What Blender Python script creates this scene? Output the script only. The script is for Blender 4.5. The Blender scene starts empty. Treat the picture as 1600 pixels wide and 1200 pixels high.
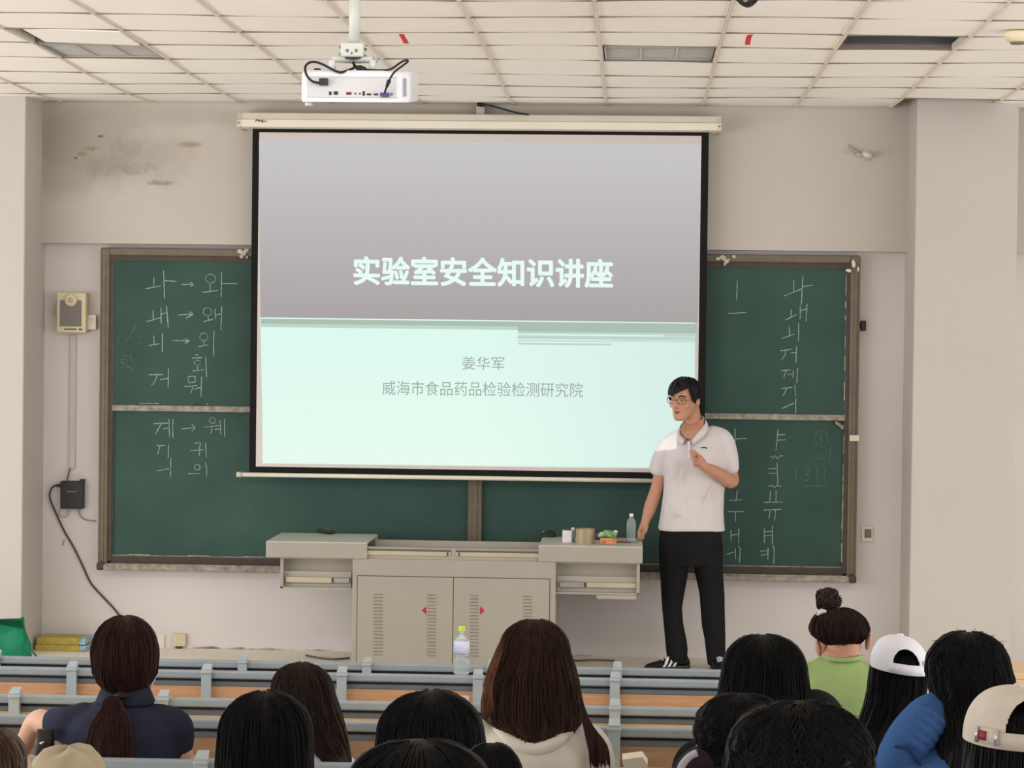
import bpy, bmesh, math, random
from mathutils import Vector, Matrix
random.seed(7)
S = bpy.context.scene
C = S.collection
PI = math.pi
R = math.radians

# ------------------------------------------------------------------ camera
F, D, HC = 3800.0, 15.5, 2.06
cam_d = bpy.data.cameras.new('camera'); cam = bpy.data.objects.new('camera', cam_d); C.objects.link(cam)
cam_d.sensor_width = 36.0; cam_d.lens = F/1600*36.0
CROT = Matrix.Rotation(R(2.858), 3, 'Z') @ Matrix.Rotation(R(90-1.168), 3, 'X') @ Matrix.Rotation(R(0.706), 3, 'Z')
CLOC = Vector((0, -D, HC))
cam.matrix_world = Matrix.Translation(CLOC) @ CROT.to_4x4()
cam_d.clip_end = 200
S.camera = cam

def at(u, v, Y):
    """world point on the plane y = Y that the photograph shows at pixel (u, v)"""
    d = CROT @ Vector(((u-800)/F, -(v-600)/F, -1.0))
    return CLOC + d*((Y-CLOC.y)/d.y)

# ------------------------------------------------------------------ world, lights, exposure
S.view_settings.view_transform = 'Standard'; S.view_settings.look = 'None'
S.view_settings.exposure = 0.0; S.view_settings.gamma = 1.0
w = bpy.data.worlds.new('daylight'); S.world = w; w.use_nodes = True
w.node_tree.nodes['Background'].inputs[0].default_value = (1.0, 0.985, 0.965, 1)
w.node_tree.nodes['Background'].inputs[1].default_value = 1.3

def area(name, loc, target, sx, sy, power, col):
    l = bpy.data.lights.new(name, 'AREA'); l.shape = 'RECTANGLE'; l.size = sx; l.size_y = sy
    l.energy = power; l.color = col
    o = bpy.data.objects.new(name, l); C.objects.link(o); o.location = loc
    o.rotation_euler = (Vector(target)-Vector(loc)).to_track_quat('-Z', 'Y').to_euler()
    return o
area('window_daylight_left', (-7.3, -7.5, 1.3), (0, -4.0, 3.2), 9, 1.8, 280, (1, .985, .97))
area('window_daylight_right', (6.3, -8.5, 1.3), (0, -5.0, 3.4), 9, 1.8, 150, (1, .98, .96))
area('added_wall_fill', (-1.0, -7.2, 3.36), (-.9, 0, .3), 9, .3, 62, (1, .985, .965))  # added fill light that brightens the lower front wall, no real fixture

# ------------------------------------------------------------------ materials
def lin(c):
    c = c/255.0
    return c/12.92 if c <= .04045 else ((c+.055)/1.055)**2.4
def rgb(t): return (lin(t[0]), lin(t[1]), lin(t[2]), 1)
def N(nt, t, **k):
    n = nt.nodes.new(t)
    for a, b in k.items(): setattr(n, a, b)
    return n
def mat(name, col, rough=.6, var=.06, scale=12, metallic=0, spec=.3, bump=0, stretch=None, col2=None):
    """principled material whose colour drifts with a noise texture"""
    m = bpy.data.materials.new(name); m.use_nodes = True; nt = m.node_tree
    b = nt.nodes['Principled BSDF']
    b.inputs['Roughness'].default_value = rough; b.inputs['Metallic'].default_value = metallic
    b.inputs['Specular IOR Level'].default_value = spec
    tc = N(nt, 'ShaderNodeTexCoord'); nz = N(nt, 'ShaderNodeTexNoise')
    nz.inputs['Scale'].default_value = scale; nz.inputs['Detail'].default_value = 4
    src = tc.outputs['Object']
    if stretch:
        mp = N(nt, 'ShaderNodeMapping'); mp.inputs['Scale'].default_value = stretch
        nt.links.new(src, mp.inputs[0]); src = mp.outputs[0]
    nt.links.new(src, nz.inputs['Vector'])
    r = N(nt, 'ShaderNodeValToRGB'); c = rgb(col)
    c2 = rgb(col2) if col2 else None
    r.color_ramp.elements[0].position = .3; r.color_ramp.elements[1].position = .7
    r.color_ramp.elements[0].color = tuple(x*(1-var) for x in c[:3])+(1,)
    r.color_ramp.elements[1].color = c2 if c2 else tuple(min(1, x*(1+var)) for x in c[:3])+(1,)
    nt.links.new(nz.outputs['Fac'], r.inputs[0]); nt.links.new(r.outputs[0], b.inputs['Base Color'])
    if bump:
        bp = N(nt, 'ShaderNodeBump'); bp.inputs['Strength'].default_value = bump; bp.inputs['Distance'].default_value = .01
        nt.links.new(nz.outputs['Fac'], bp.inputs['Height']); nt.links.new(bp.outputs[0], b.inputs['Normal'])
    return m
def emis(name, c0, c1=None, z0=0, z1=1, tint=None, x0=0, x1=1, strength=1.0):
    """projected picture: colour runs from c0 at height z0 to c1 at z1, with an optional tint along x"""
    m = bpy.data.materials.new(name); m.use_nodes = True; nt = m.node_tree; nt.nodes.clear()
    o = N(nt, 'ShaderNodeOutputMaterial'); e = N(nt, 'ShaderNodeEmission'); e.inputs[1].default_value = strength
    nt.links.new(e.outputs[0], o.inputs[0])
    if c1 is None:
        e.inputs[0].default_value = rgb(c0); return m
    tc = N(nt, 'ShaderNodeTexCoord'); sp = N(nt, 'ShaderNodeSeparateXYZ'); nt.links.new(tc.outputs['Object'], sp.inputs[0])
    def ramp(out, a, b):
        mr = N(nt, 'ShaderNodeMapRange'); mr.inputs[1].default_value = a; mr.inputs[2].default_value = b
        nt.links.new(out, mr.inputs[0]); return mr.outputs[0]
    mx = N(nt, 'ShaderNodeMix', data_type='RGBA'); nt.links.new(ramp(sp.outputs[2], z0, z1), mx.inputs[0])
    mx.inputs[6].default_value = rgb(c0); mx.inputs[7].default_value = rgb(c1); out = mx.outputs[2]
    if tint:
        m2 = N(nt, 'ShaderNodeMix', data_type='RGBA'); nt.links.new(ramp(sp.outputs[0], x0, x1), m2.inputs[0])
        nt.links.new(out, m2.inputs[6]); m2.inputs[7].default_value = rgb(tint); out = m2.outputs[2]
    nt.links.new(out, e.inputs[0]); return m
def stained(name, col, blobs, grime, rough=.8, var=.03):
    """painted wall with stains of their own shape: blobs = (x, z, rx, rz, colour, strength, breakup)"""
    m = mat(name, col, rough, var, 1.3, spec=.15)
    nt = m.node_tree; b = nt.nodes['Principled BSDF']; base = b.inputs['Base Color'].links[0].from_socket
    tc = N(nt, 'ShaderNodeTexCoord'); sp = N(nt, 'ShaderNodeSeparateXYZ'); nt.links.new(tc.outputs['Object'], sp.inputs[0])
    def math_(op, a, bb=None):
        n = N(nt, 'ShaderNodeMath', operation=op)
        for i, v in enumerate((a, bb)):
            if v is None: continue
            if isinstance(v, (int, float)): n.inputs[i].default_value = v
            else: nt.links.new(v, n.inputs[i])
        return n.outputs[0]
    for i, (x, z, rx, rz, c, st, br, am) in enumerate(blobs):
        nz = N(nt, 'ShaderNodeTexNoise'); nz.inputs['Scale'].default_value = br; nz.inputs['Detail'].default_value = 6
        nz.inputs['Distortion'].default_value = .8
        mp = N(nt, 'ShaderNodeMapping'); mp.inputs['Location'].default_value = (i*3.7, 0, i*1.3)
        nt.links.new(tc.outputs['Object'], mp.inputs[0]); nt.links.new(mp.outputs[0], nz.inputs['Vector'])
        dx = math_('POWER', math_('ABSOLUTE', math_('DIVIDE', math_('SUBTRACT', sp.outputs[0], x), rx)), 2.0)
        dz = math_('POWER', math_('ABSOLUTE', math_('DIVIDE', math_('SUBTRACT', sp.outputs[2], z), rz)), 2.0)
        f = math_('SUBTRACT', 1.0, math_('ADD', dx, dz))
        f = math_('ADD', f, math_('MULTIPLY', math_('SUBTRACT', nz.outputs['Fac'], .5), am))
        n = N(nt, 'ShaderNodeMapRange'); n.inputs[1].default_value = .15; n.inputs[2].default_value = 1.0; n.inputs[4].default_value = st
        nt.links.new(f, n.inputs[0])
        inside = math_('SUBTRACT', 1.0, math_('MULTIPLY', math_('ADD', dx, dz), .45)); 
        g = N(nt, 'ShaderNodeMapRange'); g.inputs[1].default_value = 0; g.inputs[2].default_value = .35; nt.links.new(inside, g.inputs[0])
        fac = math_('MULTIPLY', n.outputs[0], g.outputs[0])
        mx = N(nt, 'ShaderNodeMix', data_type='RGBA'); nt.links.new(fac, mx.inputs[0]); nt.links.new(base, mx.inputs[6])
        mx.inputs[7].default_value = rgb(c); base = mx.outputs[2]
    nt.links.new(base, b.inputs['Base Color'])
    return m

# ------------------------------------------------------------------ object helpers
def link(name, me, m, parent=None):
    o = bpy.data.objects.new(name, me); C.objects.link(o)
    if m is not None and len(me.materials) == 0: me.materials.append(m)
    if parent is not None:
        o.parent = parent; o.matrix_parent_inverse = PINV[parent.name]
    return o
PINV = {}
def obj(name, bm, m, parent=None, smooth=False, label=None):
    me = bpy.data.meshes.new(name); bmesh.ops.recalc_face_normals(bm, faces=bm.faces); bm.to_mesh(me); bm.free()
    if smooth:
        for p in me.polygons: p.use_smooth = True
    o = link(name, me, m, parent); PINV[o.name] = Matrix()
    if label: o['label'] = label
    return o
def thing(name, label, cat, loc=(0, 0, 0), group=None):
    o = bpy.data.objects.new(name, None); C.objects.link(o); o.location = loc; o.empty_display_size = .1
    PINV[o.name] = Matrix.Translation(Vector(loc)).inverted()
    tag(o, label, cat, group); return o
def tag(o, label, cat, group=None):
    o['label'] = label; o['category'] = cat
    if group: o['group'] = group
    return o
def struct(name, bm, m, smooth=False):
    o = obj(name, bm, m, None, smooth); o['kind'] = 'structure'; return o
def box(bm, x0, x1, y0, y1, z0, z1, bev=0, seg=2):
    vs = [bm.verts.new((x, y, z)) for x in (x0, x1) for y in (y0, y1) for z in (z0, z1)]
    q = [(0, 1, 3, 2), (4, 6, 7, 5), (0, 4, 5, 1), (2, 3, 7, 6), (0, 2, 6, 4), (1, 5, 7, 3)]
    fs = [bm.faces.new([vs[i] for i in f]) for f in q]
    if bev:
        es = list({e for f in fs for e in f.edges})
        bmesh.ops.bevel(bm, geom=es, offset=bev, segments=seg, affect='EDGES', profile=.5)
    return bm
def bx(*a, **k): return box(bmesh.new(), *a, **k)
def ring_loft(bm, rings, cap=True, closed=True):
    vr = [[bm.verts.new(p) for p in r] for r in rings]; n = len(vr[0])
    for a, b in zip(vr, vr[1:]):
        for i in range(n if closed else n-1):
            j = (i+1) % n; bm.faces.new((a[i], a[j], b[j], b[i]))
    if cap:
        bm.faces.new(list(reversed(vr[0]))); bm.faces.new(vr[-1])
    return vr
def frames(pts, up=Vector((0, 0, 1))):
    out = []; prev = None
    for i, p in enumerate(pts):
        t = (pts[min(i+1, len(pts)-1)]-pts[max(i-1, 0)])
        t = t.normalized() if t.length > 1e-9 else Vector((0, 0, 1))
        if prev is None:
            a = up.cross(t)
            if a.length < .1: a = Vector((1, 0, 0)).cross(t)
            a.normalize()
        else:
            a = prev-t*prev.dot(t); a.normalize()
        prev = a; out.append((a, t.cross(a)))
    return out
def tube(bm, pts, rad, n=10, up=Vector((0, 0, 1))):
    """round or oval tube; rad is one radius, a list, or a list of (ra, rb)"""
    pts = [Vector(p) for p in pts]
    if not isinstance(rad, (list, tuple)): rad = [rad]*len(pts)
    rad = [(r, r) if not isinstance(r, (list, tuple)) else r for r in rad]
    fr = frames(pts, up)
    ring_loft(bm, [[p+a*ra*math.cos(2*PI*k/n)+b*rb*math.sin(2*PI*k/n) for k in range(n)] for p, (a, b), (ra, rb) in zip(pts, fr, rad)])
    return bm
def spline(pts, n=8):
    pts = [Vector(p) for p in pts]; out = []
    for i in range(len(pts)-1):
        p0 = pts[max(i-1, 0)]; p1 = pts[i]; p2 = pts[i+1]; p3 = pts[min(i+2, len(pts)-1)]
        for k in range(n):
            t = k/n
            out.append(.5*((2*p1)+(p2-p0)*t+(2*p0-5*p1+4*p2-p3)*t*t+(3*p1-p0-3*p2+p3)*t**3))
    out.append(pts[-1]); return out
def lathe(bm, prof, c, n=24):
    c = Vector(c)
    ring_loft(bm, [[c+Vector((r*math.cos(2*PI*k/n), r*math.sin(2*PI*k/n), z)) for k in range(n)] for r, z in prof])
    return bm
def ell(bm, c, r, rot=None, seg=18, rings=12):
    c = Vector(c); M = Matrix.Translation(c)
    if rot is not None: M = M @ rot.to_4x4()
    M = M @ Matrix.Diagonal((r[0], r[1], r[2], 1))
    bmesh.ops.create_uvsphere(bm, u_segments=seg, v_segments=rings, radius=1, matrix=M); return bm
def limb(bm, pts, rad, n=14, up=Vector((0, 0, 1))):
    """smooth tapered limb with rounded ends"""
    P = [Vector(p) for p in pts]
    rr = [(r, r) if not isinstance(r, (list, tuple)) else tuple(r) for r in rad]
    PP = spline([p.to_tuple() for p in P], 6)
    rs = []
    for i in range(len(P)-1):
        for k in range(6):
            t = k/6; t = t*t*(3-2*t); rs.append((rr[i][0]*(1-t)+rr[i+1][0]*t, rr[i][1]*(1-t)+rr[i+1][1]*t))
    rs.append(rr[-1])
    d0 = (PP[0]-PP[1]).normalized(); d1 = (PP[-1]-PP[-2]).normalized()
    r0, r1 = min(rs[0]), min(rs[-1])
    pre = [(PP[0]+d0*r0*s, (rs[0][0]*c, rs[0][1]*c)) for s, c in ((.97, .25), (.7, .71), (.38, .92))]
    post = [(PP[-1]+d1*r1*s, (rs[-1][0]*c, rs[-1][1]*c)) for s, c in ((.38, .92), (.7, .71), (.97, .25))]
    allp = pre+list(zip(PP, rs))+post
    return tube(bm, [a for a, b in allp], [b for a, b in allp], n, up)
def remesh(name, bm, voxel, m, parent, smooth=4, label=None):
    """fuse overlapping volumes into one continuous skin"""
    me = bpy.data.meshes.new(name); bmesh.ops.recalc_face_normals(bm, faces=bm.faces); bm.to_mesh(me); bm.free()
    o = bpy.data.objects.new(name, me); C.objects.link(o)
    r = o.modifiers.new('r', 'REMESH'); r.mode = 'VOXEL'; r.voxel_size = voxel
    s = o.modifiers.new('s', 'SMOOTH'); s.factor = .5; s.iterations = smooth
    dg = bpy.context.evaluated_depsgraph_get(); me2 = bpy.data.meshes.new_from_object(o.evaluated_get(dg))
    bpy.data.objects.remove(o); bpy.data.meshes.remove(me); me2.name = name
    for p in me2.polygons: p.use_smooth = True
    me2.materials.clear(); o = link(name, me2, m, parent); PINV[o.name] = Matrix()
    if label: o['label'] = label
    return o
def rect_px(bm, x0, y0, x1, y1, Y, th):
    """box on the plane Y (front face) covering the pixel rectangle, th deep towards +Y"""
    a = at((x0+x1)/2, y0, Y); b = at((x0+x1)/2, y1, Y); l = at(x0, (y0+y1)/2, Y); r = at(x1, (y0+y1)/2, Y)
    return box(bm, l.x, r.x, Y, Y+th, b.z, a.z)
# ------------------------------------------------------------------ structure
WX0, WX1 = -7.5, 6.0
wall_col = (191, 184, 176)
ZC = at(948, 164, 0).z                                   # ceiling height where it meets the wall
blobs = []
def stain(px, py, rx, ry, c, st, br, Y=0, am=3.2):
    p = at(px, py, Y); k = (D+Y)/F
    blobs.append((p.x, p.z, rx*k, ry*k, c, st, br, am))
stain(150, 230, 175, 90, (164, 158, 148), .85, 3.0, 0, 1.6)
stain(90, 215, 60, 80, (158, 152, 142), .5, 4, 0, 1.8)
stain(240, 180, 170, 24, (170, 164, 153), .6, 4, 0, 2.0)
stain(170, 262, 50, 24, (146, 139, 128), .5, 12, 0, 3.4)
stain(100, 290, 60, 40, (170, 164, 154), .5, 6, 0, 2.2)
stain(140, 232, 24, 5, (146, 133, 110), .9, 8)
stain(130, 240, 12, 5, (146, 133, 110), .9, 8)
stain(118, 247, 4, 2.5, (80, 74, 66), .9, 9)
stain(157, 213, 6, 2.5, (110, 102, 90), .9, 9)
stain(297, 225, 25, 7, (160, 146, 124), 1.0, 2.5)
stain(298, 243, 15, 12, (182, 170, 150), .8, 5)
stain(250, 285, 28, 6, (140, 131, 118), .9, 16)
stain(197, 232, 30, 20, (150, 142, 130), .5, 16)
stain(210, 262, 40, 14, (150, 142, 130), .5, 20)
stain(1328, 236, 20, 7, (176, 168, 156), .7, 5)
stain(1358, 250, 10, 5, (170, 160, 142), .7, 6)
beam_m = stained('painted_plaster_stained', wall_col, blobs, 0)
blobs = []
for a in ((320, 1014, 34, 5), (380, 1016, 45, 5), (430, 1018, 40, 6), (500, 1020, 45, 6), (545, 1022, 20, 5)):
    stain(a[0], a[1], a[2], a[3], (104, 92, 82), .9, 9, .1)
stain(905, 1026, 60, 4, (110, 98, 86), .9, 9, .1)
stain(1000, 985, 40, 20, (205, 198, 192), .4, 6, .1)
stain(200, 700, 60, 60, (200, 193, 186), .4, 3, .1)
low_m = stained('painted_plaster_lower', (215, 209, 207), blobs, 0)
plain_m = mat('painted_plaster', wall_col, .8, .03, 1.5, spec=.15)
pill_m = mat('painted_pillar', (192, 186, 179), .8, .025, 1.2, spec=.15)

zb_l, zb_r = at(67, 382, 0), at(1415, 391, 0)
ZB = (zb_l.z+zb_r.z)/2
bm = bmesh.new(); box(bm, WX0, WX1, 0, .5, ZB, ZC+.6)
struct('wall_front', bm, beam_m)
bm = bmesh.new(); box(bm, WX0, WX1, .1, .5, -.6, ZB)
struct('wall_front_lower', bm, low_m)

YP = -.43
pl = at(37, 560, YP).x; r0, r1 = at(1427, 560, YP).x, at(1586, 560, YP).x
bm = bmesh.new(); box(bm, pl-.66, pl, YP, .12, -.5, ZC+.05, .006, 1); struct('pillar_left', bm, pill_m)
bm = bmesh.new(); box(bm, r0, r1, YP, .12, -.5, ZC+.05, .006, 1); struct('pillar_right', bm, pill_m)

# platform and sloping hall floor
plat_m = mat('platform_screed', (238, 229, 214), .6, .04, 3, col2=(244, 236, 223))
bm = bmesh.new(); box(bm, WX0, WX1, -2.4, .1, -.45, 0); struct('platform', bm, plat_m)
ROWZ = [11.2, 10.275, 9.28, 8.31, 7.35, 6.4, 5.42, 4.45, 3.5]
def floor_z(Y): return -.25 if Y > -4.3 else -.25+.0567*(-4.3-Y)
floor_m = mat('hall_floor', (196, 190, 180), .5, .06, 2)
bm = bmesh.new()
ring_loft(bm, [[(x, 0, -.6), (x, -2.4, -.25), (x, -4.3, -.25), (x, -20, floor_z(-20)), (x, -20, -1)] for x in (WX0, WX1)])
struct('floor', bm, floor_m)

# ceiling: lay-in tiles that sag a little between runners
tile_m = mat('ceiling_tile', (250, 245, 238), .85, .02, 2.5, spec=.1)
gap_m = mat('ceiling_gap', (128, 118, 106), .8, .1, 5)
run_m = mat('runner_metal', (226, 217, 204), .5, .05, 5, spec=.4)
dark_m = mat('plenum_dark', (22, 21, 21), .9, .2, 4)
CX = [-7.2, -6.6, -6.03, -5.45, -4.87, -4.285, -3.70, -3.12, -2.53, -1.95, -1.37, -.785, -.193, .412, 1.0, 1.6, 2.2, 2.8, 3.4, 4.0, 4.6, 5.2, 5.8]
CY = [-.014]+[-.05-.6*k for k in range(1, 27)]
DZ = {0: 0, 1: -.012, 2: -.010, 3: -.009, 4: .004, 5: .010, 6: .004, 7: .002, 8: -.002}
def cz(x, y):
    k = -y/.6; i = int(k); t = k-i; a = DZ.get(i, 0); b = DZ.get(i+1, 0)
    return ZC+a*(1-t)+b*t+.006*math.sin(x*1.9+y*1.3)*min(1, -y*2)
skip = {(12, 4): 'lamp', (12, 8): 'lamp', (7, 4): 'lamp', (8, 12): 'lamp', (14, 5): 'hole', (7, 5): 'shift', (15, 0): 'gap'}
bm = bmesh.new()
for i in range(len(CX)-1):
    for j in range(len(CY)-1):
        if (i, j) in skip: continue
        x0, x1, y0, y1 = CX[i]+.004, CX[i+1]-.004, CY[j]-.003, CY[j+1]+.003
        sg = .001+.003*random.random(); tw = random.uniform(-.002, .002)
        n, mth = 6, 3
        g = [[None]*(mth+1) for _ in range(n+1)]
        for a in range(n+1):
            for b in range(mth+1):
                x = x0+(x1-x0)*a/n; y = y0+(y1-y0)*b/mth
                g[a][b] = bm.verts.new((x, y, cz(x, y)-sg*(1-(2*a/n-1)**4)*(.75+.25*math.sin(PI*b/mth))+tw*(2*b/mth-1)+.002))
        for a in range(n):
            for b in range(mth): bm.faces.new((g[a][b], g[a+1][b], g[a+1][b+1], g[a][b+1]))
        # folded tile edges
        for b in range(mth):
            for a in (0, n):
                u, v = g[a][b], g[a][b+1]
                bm.faces.new([bm.verts.new(q) for q in (u.co, v.co, v.co+Vector((0, 0, .02)), u.co+Vector((0, 0, .02)))])
        for a in range(n):
            for b in (0, mth):
                u, v = g[a][b], g[a+1][b]
                bm.faces.new([bm.verts.new(q) for q in (u.co, v.co, v.co+Vector((0, 0, .02)), u.co+Vector((0, 0, .02)))])
ceil = struct('ceiling', bm, tile_m, True)
bm = bmesh.new()
for x in CX:
    ys = [y for y in CY]
    for s, (hw, zo) in enumerate(((.012, -.004), (.004, -.008))):
        ring_loft(bm, [[(x-hw, y, cz(x, y)+zo), (x+hw, y, cz(x, y)+zo), (x+hw, y, cz(x, y)+.03), (x-hw, y, cz(x, y)+.03)] for y in ys])
obj('ceiling_runner', bm, run_m, ceil)
bm = bmesh.new()
for y in CY[1:]:
    XX = []
    for a, b in zip(CX, CX[1:]):
        XX += [(a+(b-a)*f, d) for f, d in ((0, -.0055), (.12, -.004), (.3, -.0022), (.5, -.0016), (.7, -.0022), (.88, -.004))]
    ring_loft(bm, [[(x, y-.003, cz(x, y)+d), (x, y+.003, cz(x, y)+d), (x, y+.003, cz(x, y)+.03), (x, y-.003, cz(x, y)+.03)] for x, d in XX])
obj('ceiling_cross_tee', bm, gap_m, ceil)
bm = bmesh.new(); box(bm, WX0, WX1, -16, .0, ZC+.5, ZC+.55); o = struct('ceiling_slab', bm, dark_m)
# inside of the open tile: joist and ducts seen in the dark
tx0, tx1, ty0, ty1 = CX[14], CX[15], CY[5], CY[6]
joist_m = mat('joist_steel', (84, 87, 92), .5, .15, 6, spec=.4)
bm = bmesh.new(); box(bm, tx0-.1, tx1+.1, ty0-.02, ty0+.05, ZC+.03, ZC+.09); box(bm, tx1-.1, tx1-.06, ty1-.3, ty0+.3, ZC+.1, ZC+.16)
obj('ceiling_joist', bm, joist_m, ceil)
bm = bmesh.new()
for k in range(3):
    tube(bm, spline([(tx0-.4, ty0-.2-.05*k, ZC+.2), (tx0+.2, ty0-.3, ZC+.13+.03*k), (tx1+.3, ty0-.25-.04*k, ZC+.24-.04*k)]), .006, 6)
obj('ceiling_wire', bm, joist_m, ceil)
# tile that slipped off its runner on the left
x0, x1, y0, y1 = CX[7], CX[8], CY[5], CY[6]
bm = bmesh.new()
box(bm, x0+.09, x1-.01, y1+.01, y0-.03, ZC-.006, ZC+.01, .003, 1)
bmesh.ops.rotate(bm, verts=bm.verts, cent=Vector((x1, y1, ZC)), matrix=Matrix.Rotation(R(1.6), 3, 'Y') @ Matrix.Rotation(R(1.5), 3, 'Z'))
o = obj('ceiling_tile', bm, tile_m); tag(o, 'slipped white ceiling tile with a dark gap behind the left ceiling light', 'ceiling tile')

# recessed grille lamps, switched off
lamp_body = mat('lamp_housing', (176, 172, 164), .3, .06, 8, metallic=.6, spec=.5)
lamp_fin = mat('lamp_fin', (206, 202, 194), .3, .05, 8, metallic=.5, spec=.5)
def lamp(i, j, label):
    x0, x1, y0, y1 = CX[i]+.02, CX[i+1]-.02, CY[j]-.015, CY[j+1]+.015; z = (cz(x0, y0)+cz(x1, y1))/2
    t = thing('ceiling_light', label, 'ceiling light', ((x0+x1)/2, (y0+y1)/2, z), 'recessed ceiling lights')
    bm = bmesh.new()
    box(bm, x0, x1, y1, y0, z+.085, z+.09)
    for a in ((x0, x0+.008, y1, y0), (x1-.008, x1, y1, y0), (x0, x1, y1, y1+.008), (x0, x1, y0-.008, y0)):
        box(bm, a[0], a[1], a[2], a[3], z, z+.09)
    obj('housing', bm, lamp_body, t)
    bm = bmesh.new()
    for k in (1, 2): box(bm, x0+(x1-x0)*k/3-.004, x0+(x1-x0)*k/3+.004, y1, y0, z+.004, z+.07)
    for k in range(1, 12): box(bm, x0, x1, y1+(y0-y1)*k/12-.001, y1+(y0-y1)*k/12+.001, z+.006, z+.05)
    obj('louvre', bm, lamp_fin, t)
    for k in range(3):
        bm = bmesh.new(); yc = y1+(y0-y1)*(k+.5)/3
        tube(bm, [(x0+.03, yc, z+.07), (x1-.03, yc, z+.07)], .013, 10); obj('tube', bm, lamp_fin, t)
lamp(12, 4, 'grey recessed ceiling light with two cross fins, right of the projector')
lamp(7, 4, 'grey recessed ceiling light beside the slipped tile on the left')
lamp(12, 8, 'grey recessed ceiling light cut off by the top edge of the photo')

red_m = mat('red_ribbon', (176, 38, 48), .5, .1, 20)
def ribbon(pts, label):
    bm = bmesh.new(); a = [Vector(p) for p in pts]
    ring_loft(bm, [[p+Vector((-.013, 0, 0)), p+Vector((.013, 0, .0)), p+Vector((.013, .003, 0)), p+Vector((-.013, .003, 0))] for p in a])
    o = obj('red_ribbon', bm, red_m); tag(o, label, 'ribbon', 'red ribbons on the ceiling')
def rib(cs):
    Y = -2.0
    while at(cs[0][0], cs[0][1], Y).z > -.012+cz(at(cs[0][0], cs[0][1], Y).x, Y): Y -= .005
    return [at(x, y, Y) for x, y in cs]
ribbon(rib([(627, 53), (629, 57), (632, 62), (635, 68)]), 'small red ribbon hanging from a ceiling tile right of the projector')
ribbon(rib([(1173, 54), (1170, 58), (1169, 63), (1168, 70)]), 'small red ribbon hanging from a ceiling tile near the top right light')
cable_m = mat('black_cable', (28, 26, 26), .5, .1, 20)
# loop of cable at the top edge
bm = bmesh.new(); YL = -5.0
tube(bm, spline([at(1140, -14, YL), at(1152, -2, YL), at(1160, 6, YL), at(1168, 9, YL-.03), at(1176, 6, YL), at(1184, -3, YL), at(1194, -14, YL)]), .008, 8)
tube(bm, spline([at(1148, -12, YL-.05), at(1158, 2, YL-.05), at(1166, 5, YL-.05), at(1178, -2, YL-.05), at(1188, -13, YL-.05)]), .007, 8)
tag(obj('cable_loop', bm, cable_m, None, True), 'black cable loop dangling from the ceiling at the top edge', 'cable')
# smoke detector
cream_m = mat('cream_plastic', (226, 214, 182), .45, .05, 10)
p = at(1590, 70, -3.9); zc = cz(p.x, -3.9)
t = thing('smoke_detector', 'cream smoke detector on the ceiling at the right edge', 'smoke detector', (p.x, -3.9, zc-.005))
lathe_bm = lathe(bmesh.new(), [(.02, .0), (.06, -.002), (.068, -.012), (.062, -.03), (.045, -.05), (.03, -.052)], (p.x, -3.9, zc-.004)); obj('housing', lathe_bm, cream_m, t, True)
obj('vent', lathe(bmesh.new(), [(.034, -.05), (.036, -.058), (.03, -.062), (.005, -.063)], (p.x, -3.9, zc-.004)), mat('detector_grille', (120, 112, 92), .6), t, True)
# ------------------------------------------------------------------ chalkboard
frame_m = mat('bronze_aluminium', (104, 93, 78), .45, .12, 14, spec=.4, stretch=(1, 1, 1))
frame_d = mat('bronze_dark', (70, 61, 52), .5, .12, 14)  # darker bronze of the inner channel and corner caps
ledge_m = mat('chalky_ledge', (136, 128, 116), .8, .2, 25, col2=(168, 162, 150))
board_m = mat('green_chalkboard', (48, 75, 67), .6, .1, 2.2, spec=.25, col2=(55, 83, 75))
chalk_m = mat('chalk', (146, 163, 153), .95, .25, 60, spec=.05)
faint_m = mat('faint_chalk', (90, 116, 106), .95, .2, 60, spec=.05)
tape_m = mat('white_tape', (222, 212, 190), .6, .15, 30)
p0, p1 = at(155, 640, 0), at(1341, 650, 0)
BX0, BX1 = p0.x, p1.x
BZ1 = (at(155, 385, 0).z+at(1344, 401, 0).z)/2; BZ0 = (at(152, 888, 0).z+at(1338, 910, 0).z)/2
board = thing('chalkboard', 'wide green sliding chalkboard in a brown metal frame covered in chalk characters', 'chalkboard', ((BX0+BX1)/2, .05, BZ0))
FW = .062
bm = bmesh.new()
box(bm, BX0, BX0+FW, -.01, .1, BZ0, BZ1, .012, 2); box(bm, BX1-FW, BX1, -.01, .1, BZ0, BZ1, .012, 2)
box(bm, BX0+FW-.004, BX1-FW+.004, -.008, .1, BZ1-.05, BZ1-.001, .008, 2)
for x in (BX0+FW*.45, BX1-FW*.45):
    box(bm, x-.012, x+.012, -.016, -.005, BZ0+.05, BZ1-.05, .004, 1)
obj('frame', bm, frame_m, board)
bm = bmesh.new()
box(bm, BX0+FW-.005, BX0+FW+.022, .005, .1, BZ0+.05, BZ1-.04); box(bm, BX1-FW-.022, BX1-FW+.005, .005, .1, BZ0+.05, BZ1-.04)
box(bm, BX0+FW+.02, BX1-FW-.02, .007, .1, BZ1-.085, BZ1-.045); box(bm, BX0+FW+.02, BX1-FW-.02, .007, .1, BZ0+.03, BZ0+.085)
obj('channel', bm, frame_d, board)
bm = bmesh.new()
box(bm, BX0+.02, BX1-.02, -.05, .1, BZ0-.002, BZ0+.036, .008, 2)
box(bm, BX0+.06, BX1-.06, -.052, -.04, BZ0+.03, BZ0+.042, .003, 1)
obj('chalk_tray', bm, ledge_m, board)
for px in ((BX0+.0), (BX1-.05)):
    bm = bmesh.new(); box(bm, px, px+.05, -.055, .1, BZ0-.005, BZ0+.045, .012, 2); obj('corner_cap', bm, frame_d, board)
m0, m1 = at(731, 800, 0).x, at(753, 800, 0).x
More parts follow.
